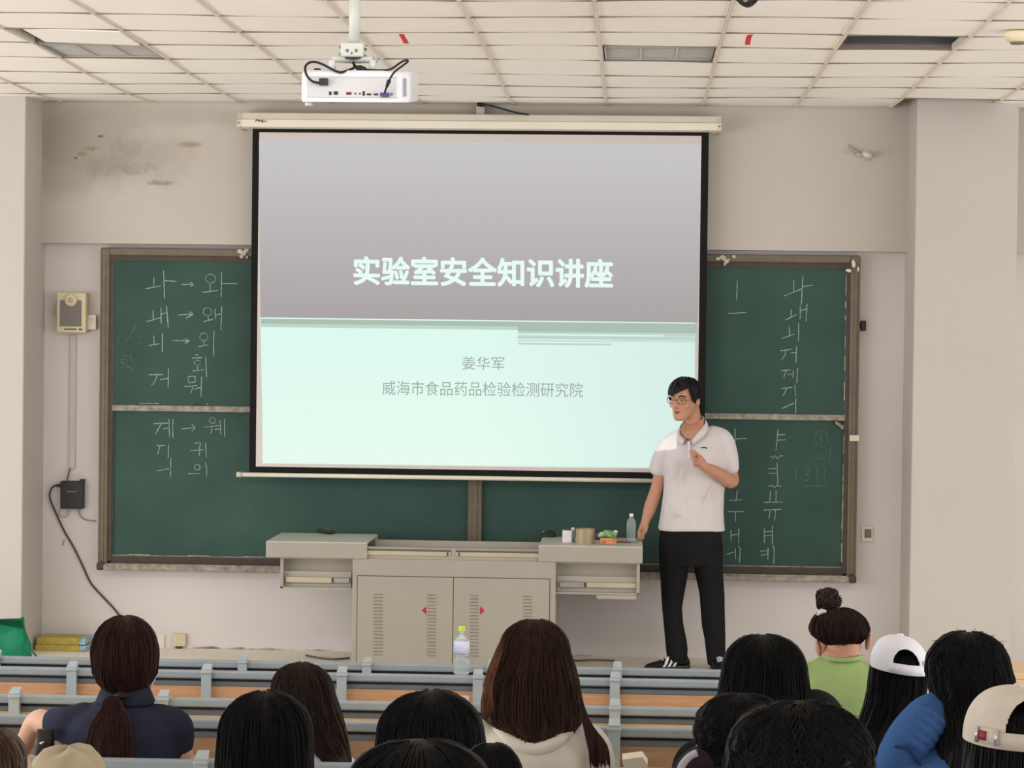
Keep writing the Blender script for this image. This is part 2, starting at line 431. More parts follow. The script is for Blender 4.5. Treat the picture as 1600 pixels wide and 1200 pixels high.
bm = bmesh.new(); box(bm, m0, m1, -.006, .1, BZ0+.04, BZ1-.04, .006, 1); box(bm, (m0+m1)/2-.018, (m0+m1)/2+.018, -.012, 0, BZ0+.05, BZ1-.05, .004, 1)
obj('mullion', bm, frame_m, board)
BZM = (at(280, 636, 0).z+at(1230, 653, 0).z)/2
IX = [(BX0+FW+.018, m0), (m1, BX1-FW-.018)]
panels = {}
for s, (a, b) in zip('LR', IX):
    for r, (za, zb, y) in zip('TB', ((BZM, BZ1-.075, .015), (BZ0+.075, BZM, .03))):
        panels[s+r] = obj('board_panel', bx(a, b, y, y+.03, za, zb), board_m, board)
        bm = bmesh.new()
        if r == 'T':
            box(bm, a, b, y-.012, y+.03, za-.022, za+.016, .004, 1)
        else:
            box(bm, a, b, y-.006, y+.03, za-.004, za+.016, .003, 1)
        if s == 'L': box(bm, a-.006, a+.006, y-.004, y+.02, za, zb)
        else: box(bm, b-.006, b+.006, y-.004, y+.02, za, zb)
        obj('panel_rail', bm, ledge_m, board)
def stroke(bm, pts, Y, w):
    P = [at(x, y, Y) for x, y in pts]
    for i in range(len(P)-1):
        a, b = P[i], P[i+1]; d = (b-a); L = d.length
        if L < 1e-5: continue
        d /= L; n = Vector((-d.z, 0, d.x)); k = max(2, int(L/.02)); a = a-d*w*.3; L += w*.6
        prev = None
        for j in range(k+1):
            c = a+d*L*j/k+n*random.uniform(-.12, .12)*w; hw = w*.5*random.uniform(.75, 1.15)
            q = [c+n*hw, c-n*hw, c-n*hw+Vector((0, .002, 0)), c+n*hw+Vector((0, .002, 0))]
            q = [bm.verts.new(v) for v in q]
            if prev:
                for t in range(4): bm.faces.new((prev[t], prev[(t+1) % 4], q[(t+1) % 4], q[t]))
            else: bm.faces.new(q)
            prev = q
        bm.faces.new(list(reversed(prev)))
def circ(cx, cy, rx, ry=None, n=18):
    ry = ry or rx
    return [(cx+rx*math.cos(2*PI*k/n+1), cy+ry*math.sin(2*PI*k/n+1)) for k in range(n+1)]
def writing(panel, groups, ox, oy, sc, Y, w, m, name='chalk_writing'):
    for g in groups:
        bm = bmesh.new()
        for s in g: stroke(bm, [(ox+x/sc, oy+y/sc) for x, y in s], Y, w)
        obj(name, bm, m, panel)
A = [
 [[(458,135),(460,220)],[(388,235),(520,210)],[(545,75),(556,320)],[(556,163),(660,170)]],
 [[(708,197),(820,193)],[(785,178),(822,193),(790,213)]],
 [circ(965,145,45,40),[(962,195),(962,255)],[(892,268),(1030,250)],[(1065,85),(1060,305)],[(1065,188),(1200,190)]],
 [[(452,430),(455,510)],[(398,528),(515,495)],[(522,405),(525,545)],[(525,460),(580,450)],[(572,390),(588,580)]],
 [[(680,470),(815,460)],[(775,440),(818,460),(745,500)]],
 [circ(938,440,38,35),[(945,475),(945,515)],[(905,528),(985,508)],[(1005,415),(1010,505)],[(1010,470),(1060,460)],[(1065,395),(1058,600)]],
 [[(458,655),(460,730)],[(415,742),(505,725)],[(535,635),(535,800)]],
 [[(625,695),(775,700)],[(740,680),(778,700),(738,722)]],
 [circ(905,665,36,34),[(908,700),(908,745)],[(858,752),(940,738)],[(995,615),(992,840)]],
 [[(830,820),(855,828)],[(800,855),(888,850)],circ(848,895,28,22),[(850,920),(850,965)],[(805,970),(900,960)],[(922,845),(930,1020)]],
 [[(415,1003),(540,1000)],[(490,1003),(470,1060),(440,1095)],[(515,1045),(585,1035)],[(590,950),(587,1115)]],
 [[(765,1020),(768,1072),(828,1070),(830,1015),(765,1020)],[(735,1108),(845,1100)],[(810,1105),(790,1165)],[(820,1130),(880,1118)],[(885,1020),(880,1195)]]]
writing(panels['LT'], A, 160, 410, 5.7125, .012, .0060, chalk_m)
A = [[[(160,655),(140,660),(145,715),(160,718)],circ(228,675,32,40),[(300,570),(262,630),(215,700)],[(320,650),(345,660),(340,720),(320,722)]],
 [[(165,870),(215,915),(270,960)],[(265,850),(220,905),(180,955)],[(160,880),(190,860),(240,885),(200,910),(165,890)],[(185,835),(260,838)],[(170,935),(255,940)]]]
writing(panels['LT'], A, 160, 410, 5.7125, .012, .0055, faint_m)
A = [[[(240,662),(262,661)],[(252,662),(243,678)],[(255,670),(263,669)],[(264,655),(265,682)],[(270,655),(270,684)]],
 [[(284,670),(306,668)],[(300,664),(306,668),(300,673)]],
 [circ(332,657,4.5),[(320,667),(342,665)],[(331,667),(330,677)],[(336,671),(343,670)],[(344,657),(345,678)],[(351,655),(351,682)]]]
writing(panels['LB'], A, 0, 0, 1, .027, .0055, chalk_m)
A = [[[(980,105),(1030,105)],[(1000,107),(985,160)],[(1053,100),(1052,180)]],
 [[(1215,90),(1255,88),(1245,125)],[(1195,137),(1270,130)],[(1250,125),(1245,165)],[(1285,90),(1290,175)]],
 [[(980,262),(1055,250)],[(1068,185),(1065,300)]],
 [circ(1232,240,18,17),[(1175,280),(1245,280)],[(1285,210),(1293,255),(1290,295)]]]
writing(panels['LB'], A, 0, 670, 4, .027, .0055, chalk_m)
A = [[[(360,290),(355,440)],[(285,550),(428,542)]],
 [[(802,292),(802,378)],[(725,412),(858,358)],[(872,262),(860,480)],[(875,338),(948,328)]],
 [[(780,520),(782,575)],[(738,598),(822,558)],[(852,490),(850,590)],[(852,525),(900,515)],[(905,475),(898,610)]],
 [[(767,655),(768,722)],[(710,745),(805,710)],[(840,628),(838,765)]],
 [[(698,840),(788,828)],[(742,835),(732,875),(705,915)],[(775,860),(820,852)],[(822,808),(818,930)]],
 [[(705,995),(778,990)],[(742,993),(722,1050)],[(755,1025),(798,1020)],[(798,995),(795,1048)],[(830,980),(825,1090)]],
 [[(705,1135),(788,1125)],[(750,1130),(720,1190)],[(810,1110),(815,1200)]],
 [[(715,1290),(800,1250)],[(818,1215),(816,1325)]]]
writing(panels['RT'], A, 1080, 380, 5, .012, .0058, chalk_m)
A = [[[(283,125),(285,265)],[(285,190),(358,185)]],
 [[(562,125),(548,265)],[(560,165),(605,160)],[(558,197),(612,195)]],
 [[(515,300),(530,315),(545,298),(560,318),(575,298),(592,300)]],
 [[(555,345),(560,485)],[(500,383),(550,380)],[(502,412),(553,412)]],
 [[(500,495),(520,490),(540,503),(555,490),(580,498)]],
 [[(512,530),(508,590)],[(548,525),(548,590)],[(470,600),(590,597)]],
 [[(468,650),(580,645)],[(510,655),(502,705)],[(545,650),(540,715)]],
 [[(472,765),(473,860)],[(525,755),(525,870)],[(475,790),(520,788)],[(475,815),(520,812)]],
 [[(450,915),(495,912)],[(452,942),(495,935)],[(497,895),(495,970)],[(528,880),(538,905),(533,995)]],
 [[(298,525),(290,585)],[(245,587),(330,582)]],
 [[(240,660),(345,660)],[(285,662),(287,725)]],
 [[(257,780),(258,850)],[(258,812),(305,805)],[(308,770),(307,860)]],
 [[(232,935),(275,922)],[(285,900),(287,962)],[(305,880),(317,900),(313,992)]]]
writing(panels['RB'], A, 1080, 640, 4.1375, .027, .0058, chalk_m)
A = [[circ(840,188,38,55),[(835,155),(838,220)]],[[(820,270),(822,315)],[(815,320),(870,312)],[(900,240),(895,355)]],
 [[(690,380),(680,385),(678,455),(690,458)],[(730,385),(770,385),(740,420),(765,430),(750,460),(730,455)],[(810,370),(820,475)],[(835,370),(865,375),(862,445),(840,450)]],
 [[(725,495),(870,492)]]]
writing(panels['RB'], A, 1080, 640, 4.1375, .027, .005, faint_m)
# chalk dust caught along the panel edges
def dust(panel, pts, Y, w, n):
    for _ in range(n):
        a = random.random(); L_ = random.uniform(.03, .16); bm = bmesh.new()
        (xa, ya), (xb, yb) = pts; q = [(xa+(xb-xa)*t, ya+(yb-ya)*t) for t in (a*(1-L_), a*(1-L_)+L_)]
        stroke(bm, q, Y, w*random.uniform(.6, 1.3)); obj('chalk_dust', bm, dust_m, panel)
dust_m = mat('chalk_dust', (168, 166, 154), .95, .3, 40, spec=.05)
dust(panels['LT'], [(175.5, 410), (174, 630)], .008, .006, 7); dust(panels['LB'], [(174, 648), (172, 862)], .022, .006, 7)
dust(panels['RT'], [(1322, 424), (1319, 645)], .008, .006, 6); dust(panels['RB'], [(1319, 672), (1315, 878)], .022, .008, 9)
dust(panels['LT'], [(190, 630), (385, 632)], -.002, .006, 5); dust(panels['LB'], [(180, 866), (440, 871)], .018, .006, 6); dust(panels['RB'], [(1140, 886), (1312, 889)], .018, .007, 6)
# scraps of tape on the frame
def scrap(pts, Y, m, label, name='tape_scrap'):
    bm = bmesh.new()
    for (x, y, rx, ry, a) in pts:
        c = at(x, y, Y); k = (D+Y)/F
        n = 9; vs = []
        for i in range(n):
            t = 2*PI*i/n; q = random.uniform(.7, 1.1)
            vs.append((rx*k*math.cos(t)*q, ry*k*math.sin(t)*q))
        ca, sa = math.cos(a), math.sin(a)
        f = [bm.verts.new((c.x+u*ca-v*sa, Y-random.uniform(.002, .012), c.z+u*sa+v*ca)) for u, v in vs]
        b = [bm.verts.new((v.co.x, Y+.004, v.co.z)) for v in f]
        bm.faces.new(f); bm.faces.new(list(reversed(b)))
        for i in range(n): bm.faces.new((f[i], f[(i+1) % n], b[(i+1) % n], b[i]))
    return bm
foil_m = mat('crumpled_tape', (190, 180, 158), .35, .3, 60, spec=.6)
obj('tape_scrap', scrap([(374, 393, 5, 4, .3), (380, 396, 6, 5, -.4), (385, 392, 5, 4, .8), (378, 401, 4, 3, .1), (386, 402, 3, 2, .7)], -.014, foil_m, ''), foil_m, board, label='crumpled clear tape on the top rail left of the screen')
obj('tape_scrap', scrap([(1122, 404, 4, 3, .2), (1130, 403, 6, 4, -.3), (1136, 408, 5, 4, .6), (1147, 401, 4, 3, .1), (1133, 412, 4, 3, 1.)], -.014, foil_m, ''), foil_m, board, label='crumpled clear tape on the top rail right of the screen')
obj('tape_scrap', scrap([(1334, 412, 3, 7, .2), (1326, 423, 5, 3, -.2), (1341, 421, 1.5, 4, .1)], -.02, tape_m, ''), tape_m, board, label='torn cream tape at the top right corner')
obj('tape_scrap', scrap([(1310, 663, 8, 3, -.6), (1316, 667, 3, 4, .1)], -.0, ledge_m, ''), ledge_m, board)
obj('tape_scrap', rect_px(bmesh.new(), 1328, 680, 1342, 689, -.018, .01), tape_m, board, label='white tape wrapped round the right frame')

# ------------------------------------------------------------------ projection screen
white_m = mat('screen_case_enamel', (222, 215, 199), .32, .03, 6, spec=.5)
black_m = mat('screen_black_border', (30, 29, 29), .8, .08, 10, spec=.1)
fab_m = mat('screen_white_fabric', (206, 199, 196), .9, .02, 4, spec=.1)
YS = -.14
sc0, sc1 = at(371, 188, -.22).x, at(1127, 194, -.22).x
zt = (at(371, 175, -.24).z+at(1127, 180, -.24).z)/2; zb = (at(371, 199, -.24).z+at(1127, 205, -.24).z)/2
scr = thing('projection_screen', 'large roll-down projection screen showing a grey and mint title slide', 'projection screen', ((sc0+sc1)/2, -.1, zb))
bm = bmesh.new(); h = zt-zb
prof = [(0, zb), (-.20, zb), (-.235, zb+.006), (-.24, zb+h*.5), (-.225, zb+h*.58), (-.20, zt-.004), (-.19, zt), (0, zt)]
ring_loft(bm, [[(x, y, z) for y, z in prof] for x in (sc0+.02, sc1-.02)])
obj('case', bm, white_m, scr)
cap_m = mat('screen_end_cap', (206, 196, 176), .5, .05, 8)
for x in (sc0, sc1-.022):
    bm = bmesh.new(); ring_loft(bm, [[(x+d, y*1.02, zb-.003+(z-zb)*1.06) for y, z in prof] for d in (0, .022)]); e = obj('end_cap', bm, cap_m, scr)
    bm = bmesh.new()
    ell(bm, (x+.011, -.243, zb+h*.3), (.005, .004, .005), None, 8, 6)
    obj('screw', bm, mat('screw_dark', (70, 66, 60), .4, metallic=.6), e)
bm = bmesh.new()
for s in ([(399, 189), (402, 187), (405, 190)], [(404, 188), (411, 190)], [(410, 187), (410, 191)], [(412, 190), (416, 189)]): stroke(bm, s, -.2445, .006)
obj('maker_mark', bm, mat('mark_brown', (96, 72, 50), .5), scr)
ex0, ex1 = at(392, 470, YS).x, at(1104, 470, YS).x
ezt = zb+.005; ezb = (at(390, 741, YS).z+at(1090, 749, YS).z)/2+.004
obj('border', bx(ex0, ex1, YS, YS+.004, ezb, ezt), black_m, scr)
fx0, fx1 = at(402.5, 470, YS).x, at(1092.5, 470, YS).x
fzt = (at(404, 207.5, YS).z+at(1097, 211.5, YS).z)/2; fzb = (at(399, 730, YS).z+at(1085, 738, YS).z)/2
fab = obj('screen_fabric', bx(fx0, fx1, YS-.003, YS, fzb, fzt), fab_m, scr)
bm = bmesh.new(); b0, b1 = at(371, 741, YS).x, at(1117, 748, YS).x; bz = (at(371, 741, YS).z+at(1010, 748.5, YS).z)/2-.006
tube(bm, [(b0, YS, bz), (b1, YS, bz)], (.014), 12); obj('bottom_bar', bm, white_m, scr, True)
for x in (b0-.005, b1-.03):
    obj('bar_end', tube(bmesh.new(), [(x, YS, bz), (x+.035, YS, bz)], .017, 12), cap_m, scr, True)
obj('hanging_bracket', rect_px(bmesh.new(), 744, 163, 757, 181, -.12, .1), mat('bracket_grey', (176, 170, 158), .4, metallic=.3), scr)

# projected slide: bands of light on the fabric
def quad_px(bm, pts, Y, th=.0015):
    P = [at(x, y, Y) for x, y in pts]
    f = [bm.verts.new(p) for p in P]; b = [bm.verts.new(p+Vector((0, th, 0))) for p in P]
    bm.faces.new(f); bm.faces.new(list(reversed(b)))
    for i in range(len(f)): bm.faces.new((f[i], f[(i+1) % len(f)], b[(i+1) % len(f)], b[i]))
    return bm
Y1 = YS-.005
def sy(x, y): return y+(x-755)*.0118                      # the slide's own slight slope
z_hi, z_lo = at(755, 235, Y1).z, at(755, 495, Y1).z
sl_top = emis('slide_grey', (172, 165, 165), (201, 198, 200), z_lo, z_hi)
sl_low = emis('slide_mint', (230, 252, 238), (222, 249, 240), at(755, 730, Y1).z, at(755, 540, Y1).z, (214, 238, 232), at(760, 600, Y1).x, at(1085, 600, Y1).x)
band_d, band_l, band_w = emis('slide_band', (171, 191, 178)), emis('slide_band_light', (190, 213, 201)), emis('slide_line_white', (226, 250, 242))
Y1b = Y1-.003
sl = obj('slide', quad_px(bmesh.new(), [(404.5, sy(404, 222)), (1096, sy(1096, 222)), (1090, sy(1090, 500)), (407, sy(407, 500))], Y1), sl_top, fab)
obj('slide', quad_px(bmesh.new(), [(407, sy(407, 500)), (1086, sy(1086, 500)), (1085, sy(1085, 728)), (411, sy(411, 728))], Y1), sl_low, fab)
def band(x0, x1, y0, y1, m, Y=Y1b): obj('slide_band', quad_px(bmesh.new(), [(x0, sy(x0, y0)), (x1, sy(x1, y0)), (x1, sy(x1, y1)), (x0, sy(x0, y1))], Y), m, fab)
band(408, 809, 502, 509.6, band_d); band(408, 809, 509.6, 515, band_l)
band(809, 1087, 502, 517, band_d); band(809, 1086, 517, 520.5, band_l); band(809, 1036, 520.5, 522.3, band_w); band(1036, 1086, 520.5, 522.3, band_l)
band(809, 1086, 523, 528.5, band_l); band(809, 955, 530.5, 532.2, band_l); band(955, 1085, 529.5, 531, band_l)
band(809, 955, 534.8, 537.6, band_l)
def text(name, s, x0, x1, y0, y1, m, parent, Y, bold=0, spacing=1):
    cu = bpy.data.curves.new(name, 'FONT'); cu.body = s; cu.size = 1; cu.extrude = .004; cu.space_character = spacing
    o = bpy.data.objects.new(name, cu); C.objects.link(o)
    dg = bpy.context.evaluated_depsgraph_get(); me = bpy.data.meshes.new_from_object(o.evaluated_get(dg))
    bpy.data.objects.remove(o); bpy.data.curves.remove(cu)
    if bold:                                              # thicken the strokes
        bm = bmesh.new()
        for q in range(8):
            n0 = len(bm.verts); bm.from_mesh(me); bm.verts.ensure_lookup_table()
            bmesh.ops.translate(bm, verts=bm.verts[n0:], vec=(bold*math.cos(q*PI/4), bold*math.sin(q*PI/4), q*.0004))
        bm.to_mesh(me); bm.free()
    xs = [v.co.x for v in me.vertices]; ys = [v.co.y for v in me.vertices]; ax, bx_, ay, by = min(xs), max(xs), min(ys), max(ys)
    tl, tr, bl = at(x0, sy(x0, y0), Y), at(x1, sy(x1, y0), Y), at(x0, sy(x0, y1), Y)
    for v in me.vertices:
        u = (v.co.x-ax)/(bx_-ax); k = (v.co.y-ay)/(by-ay); p = bl+(tr-tl)*u+(tl-bl)*k
        v.co = Vector((p.x, Y-v.co.z*.2, p.z))
    me.name = name; me.materials.clear(); o = link(name, me, m, parent); PINV[o.name] = Matrix(); return o
text('slide_title', '实验室安全知识讲座', 552, 958, 402, 448, emis('slide_title_white', (232, 252, 246)), fab, Y1b, .03)
gt = emis('slide_text_grey', (160, 172, 166))
text('slide_text', '姜华军', 722, 788, 557, 578, gt, fab, Y1b)
text('slide_text', '威海市食品药品检验检测研究院', 597, 911, 596.5, 619, gt, fab, Y1b)
# cable from the bracket
bm = bmesh.new(); tube(bm, spline([at(750, 163, -.17), at(762, 164, -.2), at(785, 170, -.24), at(806, 176, -.25), at(826, 179, -.235)]), .006, 8)
tube(bm, [at(745, 163, -.16), at(757, 164, -.16)], .012, 8)
tag(obj('screen_cable', bm, cable_m, None, True), 'thin black cable running over the top of the screen case', 'cable')

# the picture beam of the projector, which also falls on whoever stands before the screen
lp = bpy.data.lights.new('projector_beam', 'POINT'); lp.shadow_soft_size = .006; lp.energy = 1; lp.use_nodes = True
LP = Vector((at(556, 133, -5.5).x, -5.5+.47, at(556, 133, -5.5).z+.04)); lo = bpy.data.objects.new('projector_beam', lp); C.objects.link(lo); lo.location = LP
nt = lp.node_tree; em = nt.nodes['Emission']; em.inputs[0].default_value = (.80, 1, .93, 1)
tc = N(nt, 'ShaderNodeTexCoord'); sp = N(nt, 'ShaderNodeSeparateXYZ'); nt.links.new(tc.outputs['Normal'], sp.inputs[0])
def mth(op, a, b=None):
    n = N(nt, 'ShaderNodeMath', operation=op)
    for i, v in enumerate((a, b)):
        if v is None: continue
        if isinstance(v, (int, float)): n.inputs[i].default_value = v
        else: nt.links.new(v, n.inputs[i])
    return n.outputs[0]
ds = Y1-LP.y
gx = mth('DIVIDE', sp.outputs[0], sp.outputs[1]); gz = mth('DIVIDE', sp.outputs[2], sp.outputs[1])
X0, X1, Z0, Z1 = at(411, 620, Y1).x, at(1085, 620, Y1).x, at(755, 728, Y1).z, at(755, 510, Y1).z
msk = mth('MULTIPLY', mth('MULTIPLY', mth('GREATER_THAN', gx, (X0-LP.x)/ds), mth('LESS_THAN', gx, (X1-LP.x)/ds)), mth('MULTIPLY', mth('GREATER_THAN', gz, (Z0-LP.z)/ds), mth('LESS_THAN', gz, (Z1-LP.z)/ds)))
nt.links.new(mth('MULTIPLY', msk, 620.0), em.inputs[1])
# ------------------------------------------------------------------ projector on its pole
YJ = -5.5
pj_m = mat('projector_white', (208, 208, 214), .35, .02, 8, spec=.5)
pj_p = mat('projector_panel', (190, 189, 191), .4, .02, 8)
pole_m = mat('pole_grey_paint', (188, 190, 182), .4, .05, 8, spec=.5)
port_m = mat('port_black', (38, 37, 42), .5, .1, 30)
k = (D+YJ)/F
c = at(556, 133, YJ)
prj = thing('projector', 'white ceiling projector seen from behind with its row of ports', 'projector', (c.x, YJ+.17, c.z))
x0, x1 = at(471, 135, YJ).x, at(641, 135, YJ).x; z1, z0 = at(556, 110, YJ).z, at(556, 159.5, YJ).z
bm = bmesh.new()
xr = x0+(x1-x0)*.86; TILT = -math.tan(R(6.5))
prof = [(x0, 0), (x0, -.04), (x0+.012, -.052), (xr, -.052), (x1-.035, -.045), (x1-.008, -.025), (x1, .0)]
def body_ring(z, s, dy=0):
    cx = (x0+x1)/2
    pts = [(cx+(x-cx)*s, YJ+.05+y*s+dy) for x, y in prof]+[(cx+(x1-cx)*s, YJ+.36), (cx+(x0-cx)*s, YJ+.36)]
    return [(x, y, z-(y-YJ)*TILT) for x, y in pts]
ring_loft(bm, [body_ring(z0, .985), body_ring(z0+.008, 1), body_ring(z1-.022, 1), body_ring(z1-.008, .985), body_ring(z1, .955, .006)])
obj('body', bm, pj_m, prj)
YF = YJ-.0035
pan = obj('rear_panel', rect_px(bmesh.new(), 480, 121, 619, 152, YF-.001, .004), pj_p, prj)
bm = rect_px(bmesh.new(), 478.5, 119.8, 620.5, 121, YF-.002, .004); rect_px(bm, 478.5, 151.5, 620.5, 152.6, YF-.002, .004)
obj('panel_rim', bm, mat('panel_rim', (176, 174, 176), .5), prj)
for (a, b_, c_, d, m) in ((514, 143, 518, 148.5, port_m), (521.5, 142.5, 528, 148, port_m), (541, 144, 549, 148, mat('port_maroon', (96, 36, 40), .5)), (554, 145, 556.5, 147.5, port_m), (561, 145, 563.5, 147.5, port_m), (566.5, 142.5, 570, 149.5, port_m), (573, 146, 580, 149, port_m), (584, 146, 590.5, 149, port_m), (610, 145, 614, 149, mat('port_grey', (120, 118, 120), .5))):
    obj('port', rect_px(bmesh.new(), a, b_, c_, d, YF-.003, .003), m, pan)
vb = bmesh.new()
for kx in range(5):
    for q in range(14):
        u = 631+kx*1.1; v = 122.5+q*2.05
        rect_px(vb, u-.35, v, u+.35, v+1.2, YJ+.002+kx*.004, .02)
obj('side_vent', vb, mat('vent_grey', (150, 150, 158), .5), prj)
obj('lens_foot', lathe(bmesh.new(), [(.012, z0-.012), (.016, z0-.01), (.016, z0+.002)], (at(480, 159, YJ).x, YJ+.05, 0), 14), pj_m, prj, True)
obj('power_plug', rect_px(bmesh.new(), 498.5, 122, 511.5, 132.5, YF-.03, .03), port_m, prj)
obj('vga_plug', rect_px(bmesh.new(), 594, 144.5, 607, 150, YF-.035, .035), mat('plug_blue', (60, 58, 120), .5), prj)
obj('knob', lathe(bmesh.new(), [(.004, z1-.004), (.015, z1), (.018, z1+.008), (.014, z1+.016), (.004, z1+.018)], (at(491.5, 105, YJ).x, YJ+.09, 0), 16), port_m, prj, True)
# cables of the projector
bm = bmesh.new()
Yc = YF-.03
tube(bm, spline([at(499, 129.5, Yc), at(488, 127, Yc-.01), at(479, 117, Yc-.01), at(477, 105, Yc), at(483, 98, Yc+.02), at(493, 97, Yc+.04), at(505, 101, Yc+.03), at(520, 109, Yc+.02), at(532, 113, Yc+.02), at(543, 110, Yc+.05), at(553, 105.5, Yc+.12), at(552, 98, Yc+.16)]), .0052, 8)
obj('power_cable', bm, cable_m, prj, True)
bm = bmesh.new()
tube(bm, spline([at(601, 145, Yc), at(604, 136, Yc-.02), at(608, 126, Yc-.02), at(616, 113, Yc-.01), at(630, 102, Yc), at(637, 96.5, Yc+.01), at(635.5, 94, Yc+.02), at(627, 97, Yc+.03), at(614, 106, Yc+.03), at(604, 109.5, Yc+.04), at(580, 109.5, Yc+.06), at(564, 107, Yc+.09), at(553, 101, Yc+.16)]), .0045, 8)
obj('signal_cable', bm, cable_m, prj, True)
bm = bmesh.new()
tube(bm, [at(604, 136, Yc-.021), at(608, 126, Yc-.021)], [.006, .009], 10)
tube(bm, [at(608, 126.5, Yc-.021), at(609, 124, Yc-.021)], [.009, .004], 10)
obj('cable_choke', bm, cable_m, prj, True)
bm = bmesh.new(); tube(bm, [at(556, 105, Yc+.08), at(563, 107, Yc+.07), at(571, 108.5, Yc+.06)], [.008, .014, .009], 10); obj('cable_bundle', bm, cable_m, prj, True)
# mount
mnt = thing('projector_mount', 'grey ceiling pole and clamp that carry the projector', 'ceiling mount', (c.x, YJ+.15, at(554, -20, YJ).z))
YM = YJ+.15; zc = cz(c.x, YM)
px = at(554, 40, YM).x; pr = 8.8*(D+YM)/F
obj('pole', tube(bmesh.new(), [(px, YM, at(551, 72, YM).z), (px, YM, zc+.02)], pr, 20), pole_m, mnt, True)
obj('ceiling_flange', lathe(bmesh.new(), [(.09, zc-.022), (.09, zc-.012), (.045, zc-.01), (.04, zc+.0)], (px, YM, 0)), pole_m, mnt, True)
b1, b2 = at(534, 80, YM).x, at(570, 80, YM).x; zt_, zb_ = at(552, 68.5, YM).z, at(552, 90.5, YM).z
ybx = YM-.045
cl = obj('clamp', bx(b1, b2, YM-.045, YM+.045, zb_, zt_, .004, 1), pole_m, mnt)
bm = bmesh.new()
for u in (542.5, 556.5): ell(bm, at(u, 79, ybx), (.007, .006, .007), None, 10, 8)
ell(bm, at(549.5, 83, ybx), (.005, .004, .005), None, 10, 8)
for u, v in ((532.5, 74), (532.5, 85), (570.5, 77), (570.5, 88)): ell(bm, at(u, v, YM), (.008, .02, .006), None, 10, 8)
obj('bolt', bm, mat('bolt_steel', (120, 120, 116), .35, metallic=.7), cl)
obj('joint_gap', rect_px(bmesh.new(), 533.5, 89, 568, 92, ybx+.003, .07), port_m, mnt)
bm = bmesh.new(); za_ = at(549, 94.5, YM).z
for sgn in (-1, 1):
    tube(bm, [(px, YM, za_), (px+sgn*.06, YM-.05*1, za_), (px+sgn*.085, YM-.06, za_)], [.014, .012, .014], 10)
    tube(bm, [(px, YM, za_), (px+sgn*.085, YM+.09, za_+.012)], [.014, .012], 10)
obj('arm', bm, pole_m, mnt, True)
for sgn in (-1, 1):
    obj('standoff', tube(bmesh.new(), [(px+sgn*.085, YM-.06, za_-.006), (px+sgn*.085, YM-.06, z1-.09*TILT+.004)], [.014, .016], 12), pj_m, mnt, True)

# ------------------------------------------------------------------ wall fittings
cream2 = mat('speaker_cream', (208, 196, 164), .5, .05, 12)
YW = .1
a = at(110, 489, YW-.1)
spk = thing('wall_speaker', 'cream square wall speaker with grey grille left of the chalkboard', 'speaker', (a.x, YW, a.z))
def plate(x0, y0, x1, y1, Y0, Y1, bev=.008):
    a = at(x0, (y0+y1)/2, Y0).x; b = at(x1, (y0+y1)/2, Y0).x
    return bx(a, b, Y0, Y1, at((x0+x1)/2, y1, Y0).z, at((x0+x1)/2, y0, Y0).z, bev, 2)
obj('housing', plate(88, 457, 134, 520, YW-.1, YW), cream2, spk)
bm = plate(93.5, 469, 127, 510, YW-.106, YW-.08, .003); gr = obj('grille', bm, mat('speaker_grille', (122, 116, 112), .7, .2, 160), spk)
bm = bmesh.new(); cc = at(110.5, 469, YW-.112)
tube(bm, [cc+Vector((0, .01, 0)), cc, cc-Vector((0, .002, 0))], [.04, .04, .03], 24); obj('tweeter', bm, cream2, spk, True)
tube_bm = tube(bmesh.new(), [cc-Vector((0, .001, 0)), cc-Vector((0, .006, 0))], [.018, .014], 16); obj('knob', tube_bm, mat('knob_cream', (186, 172, 138), .4), spk, True)
bm = rect_px(bmesh.new(), 100, 513.5, 119.5, 515, YW-.102, .01); obj('slot', bm, port_m, spk)
obj('switch', rect_px(bmesh.new(), 123, 513.5, 128, 515.5, YW-.104, .01), port_m, spk)
bm = bmesh.new(); tube(bm, spline([at(88, 471, YW-.05), at(83.5, 480, YW-.05), at(84, 492, YW-.05), at(88, 497, YW-.05)]), .005, 8); obj('speaker_wire', bm, cream2, spk, True)
box_m = mat('white_plastic', (222, 214, 204), .45, .03, 12)
jb = thing('junction_box', 'small white junction box between the wall speaker and the chalkboard', 'junction box', at(143.5, 503, YW))
obj('housing', plate(136.5, 492, 150, 515, YW-.045, YW, .004), box_m, jb)
bm = bmesh.new()
for v in (497, 499.5, 502, 504.5): rect_px(bm, 140, v, 147, v+.7, YW-.046, .004)
obj('slot', bm, mat('slot_grey', (150, 144, 136), .6), jb)
tr = tag(obj('cable_trunking', plate(108.5, 524, 118, 732, YW-.018, YW, .004), mat('trunking_white', (196, 190, 184), .7, .03, 3)), 'flat white cable trunking running down the wall below the speaker', 'cable trunking')
bb = thing('black_wall_box', 'black box on the wall left of the chalkboard with cables hanging from it', 'wall box', at(111, 772, YW))
blk = mat('black_plastic', (40, 36, 34), .45, .15, 20)
obj('housing', plate(94, 752, 129, 795, YW-.07, YW, .004), blk, bb)
obj('lid_line', rect_px(bmesh.new(), 104, 767.5, 120, 769, YW-.072, .005), mat('label_grey', (116, 110, 104), .5), bb)
obj('hinge_tab', plate(124, 749, 130, 756, YW-.06, YW, .002), blk, bb)
bm = bmesh.new(); tube(bm, spline([at(104, 753, YW-.03), at(106, 744, YW-.025), at(109, 732, YW-.02)]), .005, 8); obj('feed_wire', bm, mat('grey_wire', (96, 88, 82), .5), bb, True)
bm = bmesh.new(); tube(bm, spline([at(95, 794, YW-.03), at(92, 801, YW-.02), at(98, 808, YW-.02), at(105, 805, YW-.02), at(108, 796, YW-.02)]), .004, 8); obj('short_wire', bm, mat('pale_wire', (170, 160, 150), .5), bb, True)
